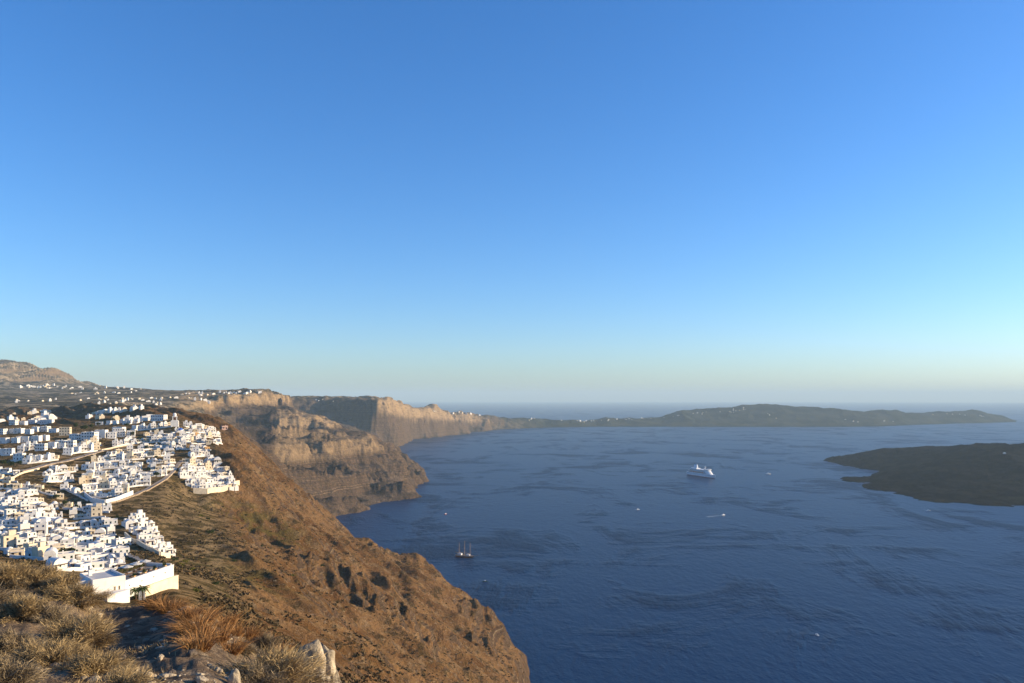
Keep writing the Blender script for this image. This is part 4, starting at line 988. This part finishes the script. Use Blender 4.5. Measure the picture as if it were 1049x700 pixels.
rock(343, 706, (.12, .13, .32), M['rock'], 'cream rock leaning against the pillar on the sea side', 12, .05, .2)
rock(328, 714, (.10, .10, .2), M['rockdark'], 'dark recessed rock between the cream slab and pillar', 14, 0, .2)
rock(240, 704, (.06, .06, .11), M['rock'], 'upright cream stone left of the round shrub', 17, .05)
for k, (px, py, s, mt, lb) in enumerate([(126, 700, .13, 'rock', 'pale stone at the lower edge beside the thicket'), (150, 706, .16, 'rock', 'pale flat stone cut by the lower edge'), (139, 688, .08, 'rock', 'small pale stone above the flat stone'),
        (196, 672, .11, 'rockdark', 'dark stone below the orange straw'), (176, 692, .09, 'rockdark', 'dark stone in the gravel below the hollow'), (206, 700, .12, 'rock', 'pale stone in the gravel near the lower edge'), (164, 676, .08, 'rock', 'small pale stone under the hollow shadow'),
        (224, 690, .10, 'rock', 'pale stone below the orange straw'), (112, 640, .10, 'rockdark', 'grey stone on the far lip of the hollow'), (152, 622, .12, 'rockdark', 'grey stone on the brow below the gate pillar'), (168, 624, .10, 'rock', 'pale stone on the brow near the first straw tuft'), (126, 676, .1, 'rockdark', 'grey stone between thicket and hollow'), (256, 690, .12, 'rockdark', 'dark stone beside the round shrub'), (210, 712, .14, 'rock', 'pale stone cut by the lower edge under the straw'), (186, 708, .13, 'rock', 'cream stone at the lower edge between two pale stones')]):
    rock(px, py, (s * .5, s * .42, s * .34), M[mt], lb, 30 + k, .02, k * 1.3, n=3)
# gravel
pp = sprig(1500, -.62, -.19, math.log(5), math.log(14), .1); pp = pp[fbm(pp[:, 0] / 1.1, pp[:, 1] / 1.1, 3, 130) > -.25]
rm = rock_me(1, 1, .7, M['rock'], 5, n=1); rc = np.array([v.co[:] for v in rm.vertices]); rf = np.array([p.vertices[:] for p in rm.polygons])
n = len(pp); sc = (nr.pareto(2.2, n) * .016 + .010).clip(0, .07); an = nr.uniform(0, 6.28, n)
rx = rc[None, :, 0] * np.cos(an)[:, None] - rc[None, :, 1] * np.sin(an)[:, None]; ry = rc[None, :, 0] * np.sin(an)[:, None] + rc[None, :, 1] * np.cos(an)[:, None]
co = (np.stack([rx, ry, np.repeat(rc[None, :, 2], n, 0)], 2) * sc[:, None, None] + pp[:, None, :]).reshape(-1, 3)
tr = (rf[None] + (np.arange(n) * len(rc))[:, None, None]).reshape(-1, 3)
tag(link('gravel', mesh_np('gravel', co, None, M['rock'], False, tr)), kind='stuff')

# ------------------------------------------------------------------ shrubs and trees in the country
def leaf_cloud(name, n, rx, ry, rz, size, mat, clumps=16, up=.0):
    cd = dirs(clumps, up) * nr.uniform(.35, .95, (clumps, 1)); ci = nr.randint(0, clumps, n)
    c = cd[ci] + nr.normal(size=(n, 3)) * .17; c = c * np.array([rx, ry, rz])
    a = nr.normal(size=(n, 3)); a /= np.linalg.norm(a, axis=1)[:, None]; b = np.cross(a, nr.normal(size=(n, 3))); b /= np.linalg.norm(b, axis=1)[:, None]
    s = size * nr.uniform(.5, 1.3, (n, 1)); a *= s; b *= s * .6
    co = np.stack([c - a, c - b, c + a, c + b], 1).reshape(-1, 3)
    me = mesh_np(name, co, np.arange(n * 4).reshape(-1, 4), mat, False); fattr(me, 'tint', np.repeat(np.clip(nr.beta(2, 2, n) + nr.normal(size=clumps)[ci] * .15, 0, 1), 4)); return me
TREE = [(leaf_cloud('crown', 900, 2.6, 2.6, 2.0, .34, M['leaf'], 18, .1), 1.9), (leaf_cloud('crown', 800, 1.9, 1.9, 2.6, .3, M['leaf'], 16, .1), 2.2)]
for me, zc in TREE:
    for v in me.vertices: v.co.z += zc + .6
TRUNK = MB(); TRUNK.tube([(0, 0, -2), (.08, 0, 1.2), (0, .1, 2.8)], [.2, .16, .08], 7); TRUNK.tube([(.05, 0, 1.2), (.8, .2, 2.6)], [.1, .04], 5); TRUNK.tube([(.05, 0, 1.4), (-.7, -.3, 2.7)], [.1, .04], 5); TRUNK = TRUNK.me('trunk', M['bark'])
tl = [(3, 478, 1.3, 'at the picture edge below the shaded hotels'), (12, 480, 1.2, 'second from the picture edge below the shaded hotels'), (20, 477, 1.0, 'third from the picture edge below the shaded hotels'), (28, 472, 1.15, 'in front of the first sunlit guest house'), (36, 470, 1.0, 'beside the first sunlit guest house wall'),
      (78, 440, 1.5, 'beside the cream three-storey hotel'), (86, 442, 1.6, 'in the middle of the dark grove'), (94, 440, 1.3, 'at the far end of the dark grove'), (101, 437, 1.2, 'between dark grove and blue-shaded house'), (116, 433, 1.2, 'behind the white blocks of the upper town'), (130, 438, 1.2, 'in the gap left of the ridge top houses'), (136, 448, 1.2, 'in the dark gap beneath the ridge top'), (143, 452, 1.1, 'right below the dark gap of the ridge'),
      (152, 484, .9, 'in the hollow beside the middle terraces'), (160, 489, 1.0, 'above the stepped path, lower one'), (168, 485, 1.0, 'above the stepped path, upper one'), (58, 512, .9, 'in the brown gully between terraces'), (66, 520, 1.0, 'at the foot of the brown gully'), (72, 528, .9, 'below the brown gully beside white steps'),
      (64, 571, .8, 'in the garden behind the villa, darker one'), (72, 569, .8, 'in the garden behind the villa, lighter one'), (27, 541, .7, 'alone among the lowest terraces'), (10, 553, .6, 'among the lowest terraces near the knoll'), (132, 586, .5, 'at the back of the long white terrace'), (128, 536, .5, 'at the tip of the wedge-shaped terraces')]
tl += [(44, 505, .6, 'in the upper half of the brown gully'), (50, 498, .7, 'at the head of the brown gully'), (78, 522, .7, 'under the curved white base wall'), (108, 519, .6, 'below the lowest point of the curved base wall'), (120, 533, .6, 'left of the wedge-shaped terraces'), (90, 553, .5, 'amid the terraces behind the villa, upper'), (108, 566, .5, 'amid the terraces behind the villa, middle one'), (46, 560, .5, 'above the dry knoll among white houses'), (34, 527, .5, 'in the heart of the lowest terraces'), (160, 470, .7, 'beside the stepped path top'), (190, 452, .6, 'amid the ridge top houses'), (150, 460, .7, 'by the upper end of the road'), (176, 441, .7, 'just below the bell tower')]
for k, (px, py, s, where) in enumerate(tl):
    h = hit(px, py, 150)
    t = tag(empty('tree', h, rnd.uniform(0, 6), s), f'dark green tree {where}', 'tree', 'trees of the town')
    link('crown', TREE[k % 2][0], t); link('trunk', TRUNK, t)
def palm(px, py, hgt, label):
    h = hit(px, py, 120); t = tag(empty('palm_tree', h), label, 'palm')
    tr = MB(); tr.tube([(0, 0, -1.5), (.08, 0, hgt * .5), (0, 0, hgt)], [.22, .17, .15], 8); link('trunk', tr.me('trunk', M['bark']), t)
    n = 26; B, Md, T = [], [], []
    for k in range(n):
        a = k * 2.4; e = .9 - 1.5 * k / n
        for q in range(26):
            s = .15 + .85 * q / 25; p = np.array([math.cos(a) * 1.7 * s, math.sin(a) * 1.7 * s, hgt + math.sin(e) * 1.6 * s - .9 * s * s])
            for sg in (-1, 1):
                o = np.array([-math.sin(a) * sg * .34 + math.cos(a) * .22, math.cos(a) * sg * .34 + math.sin(a) * .22, -.12]) * (1.2 - .7 * s)
                B.append(p); Md.append(p + o * .5); T.append(p + o + np.array([0, 0, -.06]))
    link('crown', ribbons('crown', M['palmleaf'], np.array(B), np.array(Md), np.array(T), np.full(len(B), .035), nr.beta(2, 2, len(B))), t)
palm(97, 612, 1.9, 'short bushy palm against the front wall of the villa')
palm(139, 615, 2.6, 'palm before the low garden wall'); palm(146, 617, 3.2, 'tall palm beside the greenish pillar')

SHR = [leaf_cloud('shrub', 420, 1.6, 1.6, 1.0, .22, M['leaf'], 14, .2), leaf_cloud('shrub', 420, 1.7, 1.7, .9, .22, M['yleaf'], 14, .2)]
sl = [(215, 546, 1, 0, 1.9, 'dark green shrub alone on the brown slope under the rock outcrop'), (206, 529, 1, 1, 1.5, 'yellow-green shrub under the rock outcrop'), (213, 532, 1, 0, 1.1, 'green shrub just right of the yellow-green one under the outcrop'), (252, 528, 1, 1, 1.4, 'yellow-green shrub right of the rock outcrop'),
      (178, 574, 1, 0, 1.3, 'dark green shrub at the corner of the long terrace wall'), (183, 580, 1, 1, 1.6, 'large yellow-green shrub beyond the terrace wall end'), (190, 576, 1, 1, 1.4, 'yellow-green shrub higher beyond the terrace wall end'), (196, 584, 1, 1, 1.2, 'low yellow-green shrub farthest beyond the terrace wall end'), (176, 566, 1, 0, 1.0, 'dark shrub at the foot of the wedge-shaped terraces'), (200, 606, 1, 1, .9, 'yellow-green shrub behind the orange straw'),
      (220, 599, 1, 0, 1.0, 'dark shrub on the slope above the orange straw'), (232, 612, 1, 1, .8, 'olive shrub on the slope just above the orange straw'), (330, 580, 1, 0, 1.2, 'dark shrub on the rocky rib beside the ravine'), (150, 553, 1, 0, .6, 'dark bush among the wedge-shaped terraces'), (268, 560, 1, 0, 1.0, 'dark shrub in the middle of the brown slope'), (300, 590, 1, 1, 1.0, 'olive shrub low on the brown slope'), (240, 575, 1, 0, .9, 'small dark shrub halfway down the slope from the terraces')]
for px, py, _, v, s, lb in sl:
    h = hit(px, py, 150); o = link('shrub', SHR[v]); o.location = h; o.scale = (s, s, s); o.rotation_euler.z = rnd.uniform(0, 6); tag(o, lb, 'shrub', 'green shrubs on the slope')
h = hit(92, 570, 200); o = link('flowering_shrub', leaf_cloud('flowering_shrub', 300, 2.0, 1.2, .9, .2, M['flower'], 10, .2)); o.location = h; tag(o, 'crimson bougainvillea between white walls behind the villa', 'shrub')

# low scrub all over the brown slope: one mass
def blobs(n, u0, u1, y0, y1, s0, s1, thr, seed, mask=None):
    p = sprig(n, u0, u1, math.log(y0), math.log(y1), 0)
    k = (fbm(p[:, 0] / 22, p[:, 1] / 40, 4, seed) > thr + .35 * nr.uniform(-1, 1, n)) & (p[:, 2] > 6)
    pxp = CX + F * p[:, 0] / p[:, 1]
    k &= (pxp > 205) | (p[:, 1] > 240)
    p = p[k]; n = len(p); s = nr.uniform(s0, s1, n) * nr.uniform(.5, 1.1, n)
    nl = 14
    d = dirs(n * nl, .1).reshape(n, nl, 3) * nr.uniform(.3, 1, (n, nl, 1)) * np.array([1, 1, .65]); c = p[:, None] + d * s[:, None, None]
    a = nr.normal(size=(n, nl, 3)); a /= np.linalg.norm(a, axis=2)[..., None]; b = np.cross(a, nr.normal(size=(n, nl, 3))); b /= np.linalg.norm(b, axis=2)[..., None]
    a *= s[:, None, None] * .42; b *= s[:, None, None] * .3
    co = np.stack([c - a, c - b, c + a, c + b], 2).reshape(-1, 3)
    return co, np.repeat(np.clip(nr.beta(1.4, 2.2, n), 0, 1), nl * 4)
c1, t1 = blobs(32000, -.66, .03, 130, 1250, .35, 1.6, .02, 140)
me = mesh_np('scrub', c1, np.arange(len(c1)).reshape(-1, 4), leafy('slope_scrub', (.040, .034, .015), (.20, .125, .055)), False); fattr(me, 'tint', t1); tag(link('scrub', me), kind='stuff')

# ------------------------------------------------------------------ boats
def sea_pt(px, py): Y = H * F / (py - HY); return ((px - CX) / F * Y, Y, 0.0)
def hull_outline(L, B, n=12, bow=.35, stern=.85):
    r_, l_ = [], []
    for k in range(n + 1):
        t = k / n; x = -L / 2 + L * t
        wdt = B / 2 * (stern + (1 - stern) * min(1, t / .2)) * (1 if t < 1 - bow else max(.02, 1 - ((t - 1 + bow) / bow) ** 2.0))
        r_.append((x, -wdt)); l_.append((x, wdt))
    return r_ + l_[::-1]
def loft(m, L, B, secs, bow=.35, stern=.85, n=12):
    """hull from waterline sections: (z, length factor, beam factor, forward shift)"""
    b0 = len(m.v); O = []
    for z, lf, bf, sh in secs:
        O = hull_outline(L * lf, B * bf, n, bow, stern); m.v += [(x + sh, y, z) for x, y in O]
    c = len(O)
    for i in range(len(secs) - 1):
        for k in range(c):
            k2 = (k + 1) % c; m.f.append((b0 + i * c + k, b0 + i * c + k2, b0 + (i + 1) * c + k2, b0 + (i + 1) * c + k))
    m.f.append(tuple(b0 + k for k in range(c))[::-1]); m.f.append(tuple(b0 + (len(secs) - 1) * c + k for k in range(c)))
# cruise ship, +X is the bow
bx, by, _ = sea_pt(719, 488.2)
t = tag(empty('cruise_ship', (bx, by, 0), math.atan2(-.92, .39)), 'large white cruise ship with rounded bow at anchor in the bay', 'cruise ship')
L, B = 168, 25
m = MB(); loft(m, L, B, [(-2, .93, .85, -2), (1.6, .95, .95, -1.5)]); link('boot_stripe', m.me('boot_stripe', M['hullred']), t)
m = MB(); loft(m, L, B, [(1.6, .952, .952, -1.5), (7, .98, 1, -.5), (12.5, 1.0, 1.0, .5)]); link('hull', m.me('hull', M['hullwhite']), t)
m = MB(); loft(m, L, B, [(8.4, .987, 1.004, -.2), (9.4, .99, 1.004, -.1)]); link('stripe', m.me('stripe', M['hullblue']), t)
decks = [(12.5, -70, 60, 24.6), (15.4, -72, 56, 24.6), (18.3, -70, 53, 24.6), (21.2, -64, 50, 23.8), (24.1, -58, 46, 22.5)]
for z, x0, x1, wd in decks:
    d_ = link('deck', MB().prism([(x0, -wd / 2), (x1 - 9, -wd / 2), (x1, -wd / 4), (x1 + 1, 0), (x1, wd / 4), (x1 - 9, wd / 2), (x0, wd / 2)], z, z + 2.9, .995, (x0 + x1) / 2).me('deck', M['hullwhite']), t)
    wb = MB(); n = int((x1 - x0 - 16) / 3.4)
    for k in range(n):
        x = x0 + 3 + k * 3.4
        for s in (-1, 1): wb.box(x, x + 2.3, s * wd / 2 - .12, s * wd / 2 + .12, z + .9, z + 2.2)
    link('window_band', wb.me('window_band', M['pane']), d_)
br = link('bridge', MB().prism([(30, -13), (43, -13), (46, -6), (46.6, 0), (46, 6), (43, 13), (30, 13)], 27.003, 30.4).me('bridge', M['hullwhite']), t)
link('bridge_window', MB().prism([(31, -12.4), (43.3, -13.15), (46.3, -6.1), (46.9, 0), (46.3, 6.1), (43.3, 13.15), (31, 12.4)], 28.3, 29.5).me('bridge_window', M['pane']), br)
fu = MB(); fu.prism([(-46, -4.5), (-30, -4.5), (-27, 0), (-30, 4.5), (-46, 4.5)], 27.003, 42, .8, -39); fn = link('funnel', fu.me('funnel', M['hullwhite']), t)
link('funnel_cap', MB().prism([(-44, -3.2), (-33, -3.2), (-31, 0), (-33, 3.2), (-44, 3.2)], 42.003, 45, .9, -39).me('funnel_cap', M['hullblue']), fn)
link('wing_deck', MB().box(-58, -22, -9.5, 9.5, 27.003, 30).me('wing_deck', M['hullwhite']), t)
mt = MB(); mt.tube([(22, 0, 27), (21, 0, 42)], [1.1, .5], 8); mt.box(18, 24, -4, 4, 37, 37.8); link('mast', mt.me('mast', M['hullwhite']), t)
dm = MB(); dm.lathe([(2.6 * math.cos(a), 30 + 2.6 * math.sin(a)) for a in [math.pi / 2 * k / 5 for k in range(6)]], 8, 5, 12); link('radar_dome', dm.me('radar_dome', M['hullwhite'], True), t)
for k in range(6):
    for s in (-1, 1):
        lb = MB(); loft(lb, 10, 3.4, [(15.6, .8, .6, 0), (16.8, 1, 1, 0), (18.4, .9, .7, 0)], .4, .5, 6)
        for i, v in enumerate(lb.v): lb.v[i] = (v[0] - 48 + k * 14, v[1] + s * 13.6, v[2])
        link('lifeboat', lb.me('lifeboat', M['orange']), t)
# three-masted sailing ship
bx, by, _ = sea_pt(476, 571)
t = tag(empty('sailing_ship', (bx, by, 0), R(-24), 1.15), 'dark wooden three-masted sailing ship lying off the headland', 'sailing ship')
m = MB(); loft(m, 34, 8, [(-1, .86, .7, -.6), (.6, .9, .9, -.4), (2.4, 1.0, 1, .5), (3.2, 1.06, 1.0, 1.2)], .45, .6); link('hull', m.me('hull', M['wood']), t)
m = MB(); loft(m, 34, 7.4, [(3.21, 1.03, 1, 1.2), (3.4, 1.03, 1, 1.2)], .45, .6); link('deck', m.me('deck', M['deck']), t)
link('deckhouse', MB().box(-12, -5.5, -2.3, 2.3, 3.4, 5.8).box(-12.6, -5.2, -2.6, 2.6, 5.8, 6.05).me('deckhouse', M['hullwhite']), t)
link('deckhouse', MB().box(4, 9.5, -1.9, 1.9, 3.4, 5.3).box(3.7, 9.8, -2.1, 2.1, 5.3, 5.5).me('deckhouse', M['hullwhite']), t)
m = MB(); loft(m, 34, 8.1, [(2.5, 1.01, 1.01, .6), (2.9, 1.035, 1.01, .9)], .45, .6); link('stripe', m.me('stripe', M['hullwhite']), t)
for k, (x, hh) in enumerate(((-10, 24), (0, 27), (10, 25))):
    ms = MB(); ms.tube([(x, 0, 3), (x, 0, hh)], [.34, .16], 7); mo = link('mast', ms.me('mast', M['spar']), t)
    bm_ = MB(); bm_.tube([(x, 0, 6.2), (x - 8, 0, 6.8)], [.28, .22], 6); bm_.tube([(x - .3, 0, 6.75), (x - 7.5, 0, 7.3)], [.45, .35], 7); link('boom', bm_.me('boom', M['spar']), mo)
    sh = MB()
    for s in (-1, 1):
        for q in (-1.6, 1.2): sh.tube([(x + q, s * 3.8, 3.3), (x, 0, hh * .86)], .05, 4)
    link('shrouds', sh.me('shrouds', M['wood']), mo)
sp = MB(); sp.tube([(18, 0, 3.4), (26, 0, 5.6)], [.3, .14], 7); link('bowsprit', sp.me('bowsprit', M['spar']), t)
st = MB(); st.tube([(25.5, 0, 5.5), (10, 0, 24)], .05, 4); st.tube([(10, 0, 24), (0, 0, 26.5), (-10, 0, 23.5)], .05, 4); link('stay', st.me('stay', M['wood']), t)
# small boats
def motor_boat(px, py, L, rz, label, hullm, wake=False):
    x, y, _ = sea_pt(px, py); t = tag(empty('motor_boat', (x, y, 0), R(rz)), label, 'boat', 'small boats in the bay')
    m = MB(); loft(m, L, L * .3, [(-.3, .85, .7, -.2), (.5, .95, .95, 0), (L * .11, 1, 1, .2)], .45, .9); link('hull', m.me('hull', hullm), t)
    link('cabin', MB().box(-L * .22, L * .14, -L * .1, L * .1, L * .11 + .003, L * .25, .15).me('cabin', M['hullwhite']), t)
    link('windscreen', MB().box(L * .1, L * .16, -L * .085, L * .085, L * .13, L * .21).me('windscreen', M['pane']), t)
    if wake:
        m = MB(); n = 10
        for k in range(n):
            a, b = -L * .45 - k * 5.0, -L * .45 - (k + 1) * 5.0; wa, wb = 1.2 + k * .34, 1.2 + (k + 1) * .34
            for s in (-1, 1): m.quad((a, s * wa * .35, .12), (a, s * wa, .12), (b, s * wb, .12), (b, s * wb * .55, .12))
        o = link('foam', m.me('foam', M['foam'])); o.location = (x, y, 0); o.rotation_euler.z = R(rz); tag(o, kind='stuff')
motor_boat(741, 528, 13, 30, 'white motor boat trailing a wake in the middle of the bay', M['hullwhite'], True)
motor_boat(787, 486, 22, 10, 'white yacht right of the cruise ship', M['hullwhite'])
motor_boat(653, 522.5, 13, 200, 'white motor boat left of the one with a wake', M['hullwhite'])
motor_boat(456.5, 527, 11, 60, 'dark red boat off the dark headland tip', M['hullred'])
motor_boat(497, 596, 9, -20, 'dark green motor boat below the sailing ship', M['green'])
motor_boat(837, 651, 8, 100, 'white motor boat lowest in the open bay', M['hullwhite'])
motor_boat(951, 523.5, 12, 0, 'white motor boat off the shore of the lava island', M['hullwhite'])
x, y, _ = sea_pt(1031, 474); isl_h = hit(1029, 465, 2000)
o = link('distant_house', tiny[0][1]); o.location = isl_h; o.scale = (.9, .9, .9); tag(o, 'lone pale hut on the black lava island', 'house')
